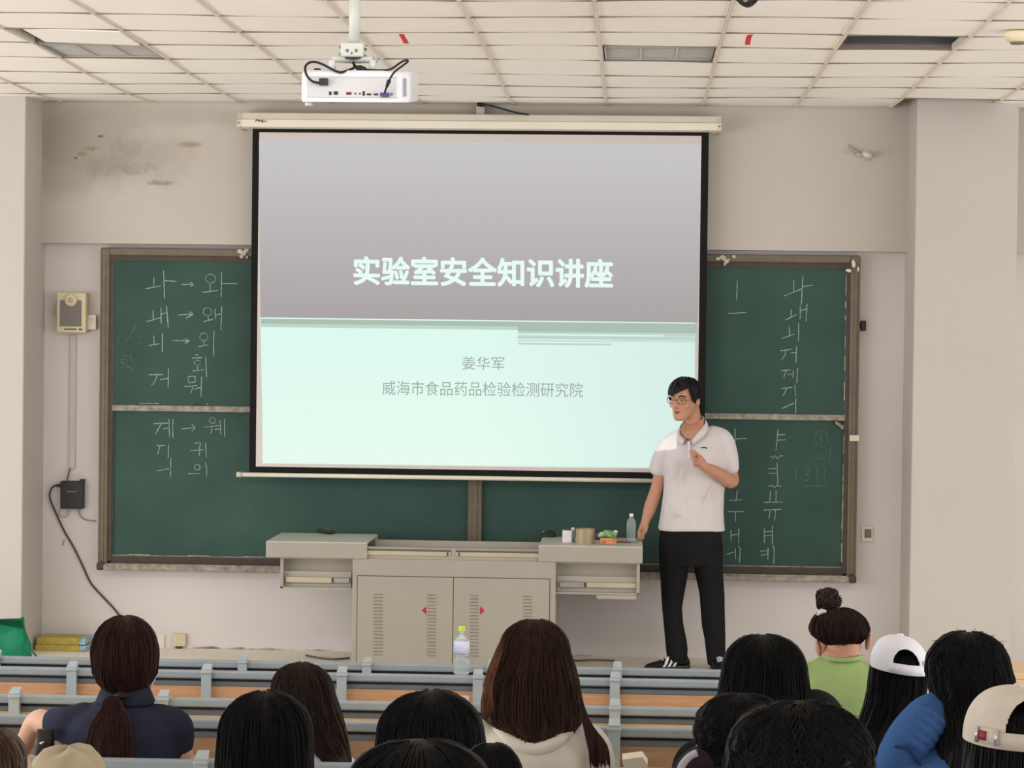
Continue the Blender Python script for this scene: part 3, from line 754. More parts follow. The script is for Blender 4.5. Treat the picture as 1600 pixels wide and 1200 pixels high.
bm = bmesh.new(); tube(bm, spline([at(123, 795, YW-.02), at(125, 805, YW-.015), at(134, 812, YW-.01), at(150, 814, YW-.01)]), .004, 8); obj('side_wire', bm, mat('pale_wire', (150, 140, 130), .5), bb, True)
bm = bmesh.new()
tube(bm, [at(95, 758.5, YW-.03), at(88, 758.5, YW-.03)], [.014, .009], 10)
fl = at(232, 1016, .06)
tube(bm, spline([at(88, 758.5, YW-.03), at(82, 761, YW-.03), at(78, 770, YW-.03), at(79, 782, YW-.02), at(88, 803, YW-.015), at(100, 829, YW-.012), at(115, 855, YW-.012), at(128, 882, YW-.012), at(140, 908, YW-.012), at(149, 920, YW-.012), at(166, 938, YW-.012), at(178, 951, YW-.012), at(187, 963, YW-.012), at(205, 992, YW-.012), Vector((fl.x, .04, .008))]), .0065, 8)
tag(obj('wall_cable', bm, mat('dark_grey_cable', (78, 66, 62), .5, .1, 20), None, True), 'long dark cable hanging from the black wall box down to the platform', 'cable')
bm = plate(97, 843, 100.5, 852.5, YW-.004, YW, .001); bmesh.ops.rotate(bm, verts=bm.verts, cent=at(98.7, 848, YW), matrix=Matrix.Rotation(R(14), 3, 'Y'))
tag(obj('orange_sticker', bm, mat('orange_sticker', (204, 150, 82), .6)), 'tiny orange sticker on the wall under the black box', 'sticker')
so = thing('wall_socket', 'cream socket with a dark plug low on the wall behind the ponytailed person', 'socket', at(279, 1003, YW))
obj('faceplate', plate(269.5, 990, 290, 1010, YW-.03, YW, .004), cream2, so)
obj('plug', plate(274, 1010, 283, 1016, YW-.03, YW, .002), mat('plug_brown', (84, 58, 44), .5), so)
tag(obj('blank_faceplate', plate(244, 991, 257, 1015, YW-.012, YW, .003), box_m), 'white blank wall plate next to the cream socket', 'wall plate')
# right side
bk = thing('black_bracket', 'small black bracket sticking out beside the upper right frame of the chalkboard', 'bracket', at(1349, 509, YW))
obj('arm', plate(1340, 505, 1347, 512, YW-.05, YW, .003), blk, bk); obj('hook', plate(1345, 501, 1353.5, 517, YW-.06, YW-.02, .006), blk, bk)
sw = thing('wall_switch', 'white wall switch with a grey rocker to the right of the chalkboard', 'switch', at(1355, 833, YW))
obj('faceplate', plate(1346, 823, 1364, 846, YW-.014, YW, .003), box_m, sw)
obj('rocker', plate(1351, 827, 1361.5, 840.5, YW-.02, YW, .002), mat('rocker_grey', (118, 110, 98), .5), sw)
bf = thing('broken_wall_lamp', 'remains of a broken glass lamp fitting high on the right wall', 'lamp fitting', at(1352, 242, 0))
obj('bracket', plate(1338, 239, 1352, 244, -.03, 0, .004), mat('fitting_dusty', (188, 178, 164), .6, .1, 30), bf)
bm = ell(bmesh.new(), at(1355, 242, -.05), (.035, .04, .022), Matrix.Rotation(R(20), 3, 'Y')); obj('glass_stub', bm, mat('dusty_glass', (214, 206, 194), .15, .08, 20, spec=.7), bf, True)
bm = bmesh.new(); p_ = at(1330, 230, -.01); tube(bm, spline([at(1326, 226, -.012), at(1333, 234, -.014), at(1344, 240, -.02)]), .006, 8); obj('loose_wire', bm, mat('dusty_wire', (176, 164, 146), .6), bf, True)

# ------------------------------------------------------------------ things on the platform floor
def prism(bm, outline_px, Y0, Y1):
    f = [bm.verts.new(at(x, y, Y0)) for x, y in outline_px]; b = [bm.verts.new(v.co+Vector((0, Y1-Y0, 0))) for v in f]
    bm.faces.new(f); bm.faces.new(list(reversed(b)))
    for i in range(len(f)): bm.faces.new((f[i], f[(i+1) % len(f)], b[(i+1) % len(f)], b[i]))
    return bm
yel_m = mat('yellow_paper', (182, 162, 80), .6, .15, 20); yel2 = mat('yellow_label', (150, 176, 190), .5, .3, 40)
za = 0.0
for i, (h0, h1, dx, lab) in enumerate(((0, .04, 0, 'yellow paper ream lying lowest beside the left pillar'), (.041, .085, .03, 'yellow paper ream lying on top of another beside the left pillar'))):
    pa = at(57, 1017, -.12).x+dx*.3; pb = at(137, 1017, -.12).x-dx*.2
    t = thing('paper_ream', lab, 'paper ream', ((pa+pb)/2, 0, h0), 'yellow paper reams')
    obj('wrapper', bx(pa, pa+(pb-pa)*.86, -.16, .06, h0, h1, .006, 2), yel_m, t)
    obj('label', bx(pa+(pb-pa)*.86, pb, -.16, .06, h0+.002, h1-.002, .005, 2), yel2, t)
gb_m = mat('green_bag', (20, 122, 86), .55, .18, 9, spec=.25, bump=.4)
GY = -.85
gt_ = thing('green_bag', 'crumpled green cloth bag on the platform at the left edge', 'bag', (at(15, 1030, GY).x, GY, 0))
bm = bmesh.new(); out = [(-60, 1000), (-40, 984), (-18, 980), (4, 983), (20, 985), (34, 984), (46, 988)]
c0 = at(0, 1020, GY); kk = (D+GY)/F
n = 40; rings = []
for i in range(15):
    t = i/14; z = .0+.245*t
    rr = []
    for q in range(n):
        an = 2*PI*q/n
        rx = .2*(1-.25*t)*(1+.10*math.sin(3*an+5*t)+.07*math.sin(7*an-9*t)); ry = .12*(1-.72*t)*(1+.12*math.sin(5*an+7*t))
        zz = z+(.035*math.sin(2*an+.8)+.02*math.sin(5*an))*t
        rr.append((at(-4, 1030, GY).x+rx*math.cos(an)+.02*t, GY+ry*math.sin(an), max(0, zz)))
    rings.append(rr)
ring_loft(bm, rings); obj('body', bm, gb_m, gt_, True)
bm = bmesh.new(); pts = spline([at(38, 1014, GY-.05), at(45, 1017, GY-.08), at(53, 1022, GY-.1), at(58, 1032, GY-.11), at(57, 1044, GY-.1)])
ring_loft(bm, [[p+Vector((-.001, -.012, 0)), p+Vector((.004, .012, .0)), p+Vector((.006, .012, .004)), p+Vector((.002, -.012, .004))] for p in pts]); obj('strap', bm, gb_m, gt_, True)
# thin rods of cable lying along the wall foot
def floor_wire(pts, r, m, label):
    bm = bmesh.new(); tube(bm, spline(pts), r, 8); tag(obj('floor_cable', bm, m, None, True), label, 'cable', 'cables along the wall foot')
wire_m = mat('dirty_cable', (92, 80, 70), .6, .15, 20)
def fp(x, y):                                         # a pixel on the platform floor
    d = CROT @ Vector(((x-800)/F, -(y-600)/F, -1)); t = (0-CLOC.z)/d.z; return CLOC+d*t
def fw(*px_): return [Vector((p.x, min(p.y, .06), .008)) for p in (fp(*q) for q in px_)]
floor_wire(fw((478, 1026), (500, 1030), (522, 1032), (546, 1030)), .006, wire_m, 'thin dark cable on the platform left of the podium')
floor_wire(fw((882, 1030), (900, 1034), (925, 1033), (960, 1034)), .005, wire_m, 'thin dark cable on the platform right of the podium')

# ------------------------------------------------------------------ podium
pod_m = mat('podium_enamel', (160, 154, 143), .5, .03, 4, spec=.35)
pod_i = mat('podium_inside', (170, 163, 152), .55, .04, 5, spec=.3)
pod_t = mat('podium_top', (182, 181, 170), .45, .05, 6, spec=.35)
rail_m = mat('slide_rail_zinc', (190, 180, 155), .35, .06, 8, metallic=.3, spec=.5)
rail_s = mat('slide_rail_steel', (176, 174, 170), .3, .06, 8, metallic=.6, spec=.5)
seam_m = mat('seam_dark', (70, 66, 60), .7)
YD = -.85
qx0, qx1 = at(550, 950, YD).x, at(868, 950, YD).x
ztop = at(709, 875, YD).z
pod = thing('podium', 'pale grey metal multimedia podium with both slide-out tops pulled apart', 'podium', ((qx0+qx1)/2, YD+.3, 0))
obj('body', bx(qx0, qx1, YD, YD+.62, 0, ztop, .006, 2), pod_m, pod)
dz1 = at(709, 902.5, YD).z; dxa, dxm, dxb = at(558.5, 960, YD).x, at(708, 960, YD).x, at(858, 960, YD).x
obj('door_gap', bx(dxa-.004, dxb+.004, YD-.001, YD+.01, .05, dz1+.004), seam_m, pod)
vent_m = mat('vent_slit', (138, 130, 118), .7)
red2 = mat('red_sticker', (186, 36, 46), .45)
for (xa, xb, vents, tri) in ((dxa, dxm-.002, ((583.5, 598), (667.5, 681.5)), [(666, 947.5), (666, 960.5), (659, 953.5)]), (dxm+.002, dxb, ((734.5, 747.5), (817.5, 831.5)), [(750, 947.5), (757, 954), (750, 960.5)])):
    d = obj('door', bx(xa, xb, YD-.007, YD+.004, .054, dz1, .002, 1), pod_m, pod)
    for (u0, u1) in vents:
        bm = bmesh.new(); v = 928.5+(u0-583)*.013
        while v < 1090:
            xa_, xb_ = at(u0, v, YD-.007).x, at(u1, v, YD-.007).x; z_ = at(u0, v, YD-.007).z
            if z_ < .1: break
            ring_loft(bm, [[(x, YD-.006, z_+.004), (x, YD-.0125, z_-.001), (x, YD-.006, z_-.003)] for x in (xa_, xb_)])
            v += 5.25
        obj('vent', bm, vent_m, d)
    obj('red_sticker', prism(bmesh.new(), tri, YD-.009, YD-.005), red2, d)
# upper slide rails between the tops
za0, za1 = at(709, 871, YD).z, at(709, 857, YD).z
ux0, ux1 = at(572, 860, YD).x, at(843, 865, YD).x
bm = bmesh.new(); box(bm, ux0, ux1, YD+.02, YD+.05, ztop, za1); box(bm, ux0, ux1, YD+.52, YD+.55, ztop, za1); obj('rail_housing', bm, pod_i, pod)
xm = at(708, 863, YD).x
for (a_, b_) in ((ux0, xm-.014), (xm+.014, ux1)):
    r_ = obj('slide_rail', bx(a_, b_, YD+.01, YD+.025, za0+.004, za0+.034, .003, 1), rail_m, pod)
    bm = bmesh.new(); box(bm, a_, b_, YD+.012, YD+.045, za0+.042, za0+.056, .002, 1); obj('rail_lip', bm, rail_s, r_)
    e = b_-.02 if a_ == ux0 else a_+.02
    obj('rail_slot', bx(e-.004, e+.004, YD+.006, YD+.012, za0+.008, za0+.03), seam_m, r_)
    obj('rail_shadow_line', bx(a_, b_, YD+.008, YD+.02, za0+.0345, za0+.038), seam_m, r_)
# sliding tops
def top(u0, u1, v0, v1, name_label):
    xa_, xb_ = at(u0, (v0+v1)/2, YD-.01).x, at(u1, (v0+v1)/2, YD-.01).x
    zt1 = at((u0+u1)/2, v0, YD-.01).z; zt0 = at((u0+u1)/2, v1, YD-.01).z
    bm = bmesh.new()
    box(bm, xa_, xb_, YD-.01, YD+.62, zt1-.012, zt1, .005, 2)
    box(bm, xa_, xb_, YD-.01, YD+.005, zt0, zt1-.004, .004, 1)
    box(bm, xa_, xb_, YD+.605, YD+.62, zt0, zt1-.004, .004, 1)
    o = obj('sliding_top', bm, pod_t, pod, label=name_label)
    ex = xa_ if u0 < 500 else xb_-.012
    obj('end_panel', bx(ex, ex+.012, YD, YD+.61, zt0, zt1-.006), pod_m, o)
    f = bx(xa_+.003, xb_-.003, YD-.012, YD+.0, zt0+.002, zt1-.008, .002, 1); obj('front_panel', f, pod_m, o)
    return xa_, xb_, zt0, zt1, o
L = top(415.5, 573.5, 846.5, 872, 'left sliding top'); Rr = top(841.5, 1004, 853, 879, 'right sliding top')
ZL, ZR = L[3], Rr[3]
bm = bmesh.new()
for (u, v, rx) in ((558, 836, 4), (566, 842, 4), (520, 857, 2)):
    pass
# pulled-out keyboard boxes underneath
def sbox(u0, u1, v0, v1, left):
    xa_, xb_ = at(u0, v0, YD+.03).x, at(u1, v0, YD+.03).x; zt1 = ztop-.002; zt0 = at((u0+u1)/2, v1, YD+.03).z
    d = obj('pull_out_box', bx(xa_, xb_, YD+.03, YD+.56, zt0, zt0+.012), pod_m, pod)
    bm = bmesh.new(); ex = xa_ if left else xb_-.02; box(bm, ex, ex+.02, YD+.03, YD+.56, zt0, zt1, .003, 1); obj('box_side', bm, pod_m, d)
    obj('box_back', bx(xa_, xb_, YD+.13, YD+.15, zt0, zt1), pod_i, d)
    obj('box_lid', bx(xa_, xb_, YD+.035, YD+.55, zt1-.01, zt1), pod_i, d)
    zr = at((u0+u1)/2, (906 if left else 914), YD+.06).z; xm_ = xa_+(xb_-xa_)*(.72 if left else .36)
    m1, m2 = (rail_m, rail_s) if left else (rail_s, rail_m)
    obj('slide_rail', bx(xa_+.03, xm_-.004, YD+.05, YD+.075, zr-.018, zr+.018, .003, 1), m1, d)
    obj('slide_rail', bx(xm_+.004, xb_-.02, YD+.05, YD+.075, zr-.016, zr+.016, .003, 1), m2, d)
    obj('rail_stop', bx(xm_-.006, xm_+.006, YD+.046, YD+.08, zr-.012, zr+.012), seam_m, d)
    obj('rail_backing', bx(xa_+.012, xb_-.012, YD+.076, YD+.085, zt0+.01, zr+.05), pod_i, d)
    return xa_, xb_, zt0
sbox(438, 551, 872, 920.5, True); q = sbox(867, 1000, 878, 929, False)
obj('under_bracket', bx(q[1]-.26, q[1]-.02, YD+.04, YD+.3, q[2]-.028, q[2], .004, 1), pod_i, pod)

# ------------------------------------------------------------------ things on the podium
def ontop(u, v, Z):                                    # point on the horizontal plane z = Z seen at the pixel
    d = CROT @ Vector(((u-800)/F, -(v-600)/F, -1)); t = (Z-CLOC.z)/d.z; return CLOC+d*t
p = ontop(510, 834.5, ZL)
clk = thing('presenter_remote', 'black presenter remote lying on the left podium top', 'remote control', (p.x, p.y, ZL))
bm = bmesh.new(); tube(bm, [(p.x-.055, p.y, ZL+.022), (p.x-.02, p.y-.01, ZL+.017), (p.x+.03, p.y-.02, ZL+.015), (p.x+.055, p.y-.02, ZL+.015)], [(.01, .01), (.017, .012), (.019, .014), (.012, .01)], 12)
obj('body', bm, blk, clk, True)
bm = bmesh.new(); box(bm, p.x-.01, p.x+.03, p.y-.026, p.y-.006, ZL+.026, ZL+.031, .002, 1); obj('button', bm, mat('button_grey', (90, 90, 90), .5), clk)
p = ontop(857, 839, ZR)
ms = thing('computer_mouse', 'black computer mouse at the left end of the right podium top', 'computer mouse', (p.x, p.y, ZR))
bm = bmesh.new(); rings = []
for i in range(9):
    t = i/8; rr = []; s = math.sin(PI*(.08+.84*t))**.5
    for q_ in range(16):
        an = PI*q_/15; rr.append((p.x-.045+.09*t, p.y+.035*s*math.cos(an), ZR+.046*s*math.sin(an)*(.75+.25*t)))
    rings.append(rr)
ring_loft(bm, rings); obj('shell', bm, blk, ms, True)
obj('wheel', ell(bmesh.new(), (p.x-.03, p.y, ZR+.03), (.01, .004, .01)), mat('wheel_grey', (96, 100, 104), .4), ms, True)
p = ontop(886, 848, ZR); s_ = (D+p.y)/F
wb = thing('white_box', 'small upright white box with a dark lid on the right podium top', 'box', (p.x, p.y, ZR))
obj('carton', bx(p.x-7.5*s_, p.x+7.5*s_, p.y, p.y+.06, ZR, ZR+19*s_, .003, 1), mat('white_card', (222, 214, 216), .6), wb)
obj('lid', bx(p.x-5*s_, p.x+6*s_, p.y+.01, p.y+.05, ZR+19*s_, ZR+21.5*s_, .002, 1), mat('lid_brown', (78, 66, 60), .6), wb)
sm = thing('small_bottle', 'tiny white-capped bottle tucked behind the white box', 'bottle', (p.x+9*s_, p.y+.075, ZR))
bc = (p.x+8.5*s_, p.y+.085, ZR)
obj('bottle', lathe(bmesh.new(), [(.012, 0), (.014, .004), (.014, .055), (.008, .062), (.008, .064)], bc, 14), mat('pale_glass', (160, 168, 160), .2, spec=.6), sm, True)
obj('cap', lathe(bmesh.new(), [(.010, .064), (.011, .066), (.011, .085), (.009, .087)], bc, 14), box_m, sm, True)
p = ontop(914, 850, ZR); tr_ = 15*s_
tp = thing('tape_roll', 'wide brown packing tape roll standing on the right podium top', 'tape roll', (p.x, p.y+tr_, ZR))
hh = 23*s_
bm = bmesh.new(); n = 40
ring_loft(bm, [[(p.x+r*math.cos(2*PI*k_/n), p.y+tr_+r*math.sin(2*PI*k_/n), ZR+z) for k_ in range(n)] for r, z in ((tr_*.66, 0), (tr_, 0), (tr_, hh), (tr_*.66, hh), (tr_*.66, 0))], cap=False)
obj('tape', bm, mat('packing_tape', (160, 142, 112), .25, .06, 10, spec=.6), tp, False)
bm = bmesh.new(); ring_loft(bm, [[(p.x+r*math.cos(2*PI*k_/n), p.y+tr_+r*math.sin(2*PI*k_/n), ZR+z) for k_ in range(n)] for r, z in ((tr_*.6, .001), (tr_*.655, .001), (tr_*.655, hh-.001), (tr_*.6, hh-.001), (tr_*.6, .001))], cap=False)
obj('core', bm, mat('cardboard_core', (176, 158, 128), .8), tp)
p = ontop(952, 851, ZR)
gb = thing('snack_packet', 'green and orange carton packet on the right podium top', 'packet', (p.x, p.y, ZR))
gx0, gx1 = p.x-14*s_, p.x+11*s_
obj('carton', bx(gx0, gx1, p.y-.0, p.y+.07, ZR, ZR+10*s_, .004, 2), mat('orange_print', (196, 108, 74), .5, .25, 30, col2=(210, 150, 110)), gb)
bm = bx(gx0+.004, gx1-.004, p.y+.004, p.y+.075, ZR+9*s_, ZR+19*s_, .008, 3)
for v_ in bm.verts: v_.co.z += .006*math.sin(60*v_.co.x)+(.006 if v_.co.x < gx0+.03 else 0); v_.co.x += .012*(v_.co.z-ZR-9*s_)/(10*s_)
obj('wrapper', bm, mat('green_print', (76, 142, 70), .4, .3, 40, col2=(150, 186, 120)), gb, True)
obj('flap', ell(bmesh.new(), (gx0+.004, p.y+.03, ZR+15*s_), (.022, .02, .014), Matrix.Rotation(R(-40), 3, 'Y'), 10, 8), mat('pale_green_print', (170, 196, 160), .4), gb, True)
bm = ell(bmesh.new(), (gx1-.006, p.y+.03, ZR+19.5*s_), (.014, .012, .010), None, 10, 8); obj('twist_tie', bm, box_m, gb, True)
p2 = ontop(933, 845, ZR)
tag(obj('purple_sachet', ell(bmesh.new(), (p2.x, p2.y+.06, ZR+.022), (.03, .02, .022), None, 14, 10), mat('purple_foil', (92, 64, 92), .4, .2, 40), None, True), 'small purple sachet between the tape roll and the green packet', 'sachet')
p3 = ontop(973, 848, ZR)
pens = thing('red_pen', 'red pen lying in front of the water bottle on the podium', 'pen', (p3.x, p3.y, ZR))
obj('barrel', tube(bmesh.new(), [(p3.x-.05, p3.y+.01, ZR+.006), (p3.x+.035, p3.y-.0, ZR+.006)], .006, 10), mat('pen_red', (176, 74, 60), .4), pens, True)
obj('tip', tube(bmesh.new(), [(p3.x+.035, p3.y-.0, ZR+.006), (p3.x+.052, p3.y-.002, ZR+.005)], [.005, .001], 10), blk, pens, True)

# clear bottles
def plastic(name, tint, alpha):
    m = bpy.data.materials.new(name); m.use_nodes = True; b = m.node_tree.nodes['Principled BSDF']
    b.inputs['Base Color'].default_value = rgb(tint); b.inputs['Roughness'].default_value = .12; b.inputs['Transmission Weight'].default_value = alpha
    b.inputs['IOR'].default_value = 1.12; b.inputs['Specular IOR Level'].default_value = .6; return m
clear_m = plastic('clear_plastic', (226, 236, 236), .8)
def bottle(base, r, h, cap_col, lab_m, label, waist, nm='water_bottle'):
    t = thing(nm, label, 'bottle', base)
    ribs = []
    for i in range(25):
        z = i/24*.66; rr = 1-.03*(i % 2)
        if waist: rr -= .13*math.exp(-((z-.42)/.05)**2)
        if z < .03: rr *= .8
        ribs.append((r*rr, z*h))
    prof = ribs+[(r*.97, .70*h), (r*.86, .76*h), (r*.6, .83*h), (r*.42, .875*h), (r*.36, .89*h), (r*.36, .92*h)]
    obj('bottle', lathe(bmesh.new(), prof, base, 28), clear_m, t, True)
    obj('cap', lathe(bmesh.new(), [(r*.41, .905*h), (r*.43, .912*h), (r*.43, .992*h), (r*.39, h)], base, 24), mat('bottle_cap', cap_col, .45), t)
    if lab_m: obj('bottle_label', lathe(bmesh.new(), [(r*1.0, .47*h), (r*1.02, .475*h), (r*1.02, .70*h), (r*.99, .705*h)], base, 28), lab_m, t, True)
    return t
p = ontop(986, 849, ZR)
lab = mat('faint_label', (150, 160, 158), .3, .3, 60, col2=(206, 214, 212))
bt = bottle((p.x, p.y+.03, ZR), 7.3*s_, 46*s_, (226, 230, 224), None, 'clear water bottle with a white cap at the end of the podium top', False)
# ------------------------------------------------------------------ rows of fixed benches
steel_m = mat('bench_steel', (138, 148, 154), .45, .06, 10, spec=.4)
steel_d = mat('bench_steel_dark', (96, 102, 108), .5, .08, 10, spec=.3)
post_m = mat('bench_post', (156, 166, 170), .45, .05, 10, spec=.4)
wood_o = mat('bench_wood_orange', (184, 140, 104), .5, .08, 3, stretch=(2, 8, 30), col2=(196, 152, 114))
wood_t = mat('bench_wood_tan', (206, 178, 136), .5, .06, 3, stretch=(2, 8, 30), col2=(214, 188, 150))
wood_b = mat('bench_wood_brown', (150, 120, 96), .5, .08, 3, stretch=(2, 8, 30), col2=(162, 132, 106))
row_y = {0: (600, 1037), 1: (600, 1053.5), 2: (600, 1097), 3: (600, 1129), 4: (250, 1187)}
post_px = {0: 965, 1: 961, 2: 961, 3: 960, 4: 909}
gap_d = mat('bench_gap_shade', (48, 48, 50), .7, .1, 10)
SP = .58
def bench(i, panel_m, desk, label, dd=.36):
    Y = -D+ROWZ[i]; u, v = row_y[i]; zt = at(u, v, Y).z; fz = floor_z(Y) if Y < -2.4 else 0
    xr = 1.22; xl = -5.4+.28*i*.5
    t = thing('bench_row', label, 'bench row', ((xl+xr)/2, Y, fz), 'rows of fixed lecture benches')
    obj('top_rail', bx(xl, xr, Y-.006, Y+.03, zt-.034, zt, .008, 2), steel_m, t)
    obj('lower_rail', bx(xl, xr, Y+.005, Y+.03, zt-.066, zt-.045, .003, 1), steel_d, t)
    obj('gap_shade_strip', bx(xl, xr, Y+.018, Y+.028, zt-.05, zt-.03), gap_d, t)  # strip added behind the rail gap, coloured dark to stand for its shade
    obj('back_panel', bx(xl, xr, Y+.008, Y+.022, zt-.26, zt-.064), panel_m, t)
    if desk is not None:
        obj('desk_top', bx(xl, xr, Y-dd, Y+.0, zt-desk-.02, zt-desk, .004, 1), wood_t, t)
        obj('desk_edge', bx(xl, xr, Y-dd-.015, Y-dd, zt-desk-.03, zt-desk+.004, .004, 1), steel_m, t)
    obj('seat_board', bx(xl, xr, Y+.10, Y+.46, fz+.41, fz+.43, .006, 1), wood_o, t)
    x0 = at(post_px[i], v, Y).x
    k0 = int((xr-.02-x0)/SP); x = x0+k0*SP
    while x > xl:
        bm = bmesh.new()
        w_ = .021
        ring_loft(bm, [[(x-w_, Y-.022, z), (x+w_, Y-.022, z), (x+w_*.85, Y+.03, z+dz), (x-w_*.85, Y+.03, z+dz)] for z, dz in ((fz, 0), (zt+.000, .012), (zt+.006, .016), (zt+.009, .018))])
        p = obj('post', bm, post_m, t)
        bm = bmesh.new(); box(bm, x-.024, x+.024, Y-.026, Y+.034, zt-.012, zt+.003, .006, 2); obj('post_cap', bm, post_m, p)
        x -= SP
    return zt
RZ = {}
RZ[0] = bench(0, steel_d, None, 'front bench row nearest the platform, with the green-capped bottle beside its rail')
RZ[1] = bench(1, wood_o, None, 'second bench row from the platform, with orange wood showing under its grey rail')
RZ[2] = bench(2, wood_t, .075, 'third bench row from the platform, with a narrow tan strip under its rail')
RZ[3] = bench(3, wood_b, .135, 'fourth bench row from the platform, brown back panel above a tan desk strip', .14)
RZ[4] = bench(4, wood_b, None, 'nearest visible bench row, its grey rail at the bottom edge behind the ponytailed person')
# wooden desk of the next block at the right edge
Yd = -D+10.9; zt = at(1590, 1052, Yd).z; xd = at(1579, 1060, Yd).x
dk = thing('wooden_desk', 'tan wooden desk end at the bottom right corner of the photo', 'desk', (xd+.6, Yd+.2, -.25))
obj('desk_top', bx(xd, xd+1.2, Yd, Yd+.4, zt-.03, zt, .004, 1), wood_t, dk)
obj('front_panel', bx(xd+.0, xd+1.2, Yd+.004, Yd+.024, zt-.32, zt-.03), wood_t, dk)
for x in (xd+.03, xd+1.15): obj('leg', bx(x, x+.03, Yd+.03, Yd+.37, floor_z(Yd), zt-.03), steel_m, dk)
# bottle on the second row's rail shelf
Yb = -D+ROWZ[1]+.06; p = at(721, 1056, Yb); kb = (D+Yb)/F
lab2 = mat('bottle_label_print', (222, 222, 236), .4, .04, 18, col2=(150, 160, 214))
bz = p.z
bottle((p.x, Yb, bz), 12.4*kb, 78*kb, (196, 214, 66), lab2, 'water bottle with a lime green cap standing on the bench rail before the podium', True)
# narrow shelf that the bottle stands on
# ------------------------------------------------------------------ the lecturer
skin_m = mat('skin', (186, 136, 112), .55, .06, 14, spec=.35)
skin2_m = mat('skin_pale', (200, 158, 134), .55, .06, 14, spec=.35)
polo_m = mat('white_polo', (206, 199, 200), .85, .03, 20, spec=.1)
trou_m = mat('black_trousers', (23, 23, 25), .8, .2, 10, spec=.15)
hair_black = mat('hair_black', (19, 18, 18), .55, .35, 30, spec=.22, stretch=(6, 6, .6))
lip_m = mat('lips', (150, 84, 76), .5)
LY = -.45; LK = (D+LY)/F
def J(u, v, dy=0): return at(u, v, LY+dy)
lec = thing('person', 'standing person in white polo shirt and black trousers speaking beside the podium', 'person', (J(1083, 1045).x, LY, 0))
def head_parts(bm, M, s=1.0, nose=True, ears=True):
    """head in its own frame: chin at z=0, crown at .235, face towards -Y"""
    rings = []
    for z, rx, rf, rb in ((0, .022, .085, -.04), (.008, .036, .092, -.02), (.025, .048, .095, .02), (.05, .058, .094, .055), (.08, .066, .093, .078), (.11, .071, .092, .090), (.14, .074, .091, .096), (.17, .0745, .088, .097), (.195, .069, .080, .09), (.215, .056, .064, .072), (.228, .038, .042, .048), (.235, .016, .018, .02)):
        cy = (rb-rf)/2; ry = (rf+rb)/2
        rings.append([M @ Vector((rx*s*math.sin(2*PI*k/28)*(1 if True else 1), (cy-ry*math.cos(2*PI*k/28))*s, z*s)) for k in range(28)])
    ring_loft(bm, rings)
    if nose:
        tube(bm, [M @ (Vector(p)*s) for p in ((0, -.086, .135), (0, -.098, .112), (0, -.107, .092), (0, -.098, .080))], [(.008*s, .01*s), (.010*s, .012*s), (.015*s, .014*s), (.010*s, .008*s)], 12)
        for sg in (-1, 1): ell(bm, M @ (Vector((sg*.012, -.095, .084))*s), (.009*s, .010*s, .008*s), None, 10, 8)
        for sg in (-1, 1):
            ell(bm, M @ (Vector((sg*.034, -.082, .142))*s), (.026*s, .012*s, .008*s), None, 12, 8)      # brow ridge
            ell(bm, M @ (Vector((sg*.045, -.062, .092))*s), (.022*s, .02*s, .022*s), None, 12, 8)     # cheek
        ell(bm, M @ (Vector((0, -.085, .018))*s), (.022*s, .014*s, .016*s), None, 12, 8)                # chin
    if ears:
        for sg in (-1, 1): ell(bm, M @ (Vector((sg*.078, .012, .108))*s), (.010*s, .022*s, .034*s), M.to_3x3(), 12, 10)
def finger(bm, pts, r=.0085): limb(bm, pts, [r*1.1]+[r]*(len(pts)-2)+[r*.85], 8)
# head frame: turned to the picture's left, leaning a little forward
HP = J(1071, 654.5, -.02)
HM = Matrix.Translation(HP) @ Matrix.Rotation(R(-33), 4, 'Z') @ Matrix.Rotation(R(8), 4, 'X') @ Matrix.Rotation(R(3), 4, 'Y')
bm = bmesh.new()
HS = 1.08
head_parts(bm, HM, HS)
limb(bm, [J(1084, 690, .05), J(1083, 668, .04), J(1080, 646, .03), J(1078, 632, .02)], [.075, .058, .056, .055])
# chest under the shirt
tube(bm, [J(1080, 690, .03), J(1082, 720, .02), J(1083, 770, .02), J(1082, 830, .03), J(1080, 870, .03)], [(.15, .08), (.17, .10), (.155, .1), (.15, .1), (.16, .1)], 20, Vector((0, -1, 0)))
# his right arm, hanging, hand on the podium top's end
sh = J(1040, 694, .02); el_ = J(1026, 764, .06); wr = J(1008, 816, .03)
limb(bm, [J(1050, 700, .02), J(1036, 726, .035), el_, J(1017, 790, .05), wr], [.036, .042, .040, .041, .027])
hd = J(1004, 830, .01)
limb(bm, [wr, J(1006, 823, .02), hd], [.026, (.034, .02), (.036, .018)], 12)
for i, (du, dv, dy) in enumerate(((-5, 9, -.045), (-2.5, 11, -.03), (.5, 11.5, -.012), (3, 10, .006))):
    b0 = J(1003+du*.6, 832+dv*.2, .0+dy*.5)
    finger(bm, [b0, J(1003+du*.9, 832+dv*.65, dy*.8-.01), J(1002+du, 832+dv, dy-.005)])
finger(bm, [J(1003, 823, -.01), J(998.5, 829, -.03), J(997, 836, -.045)], .0095)
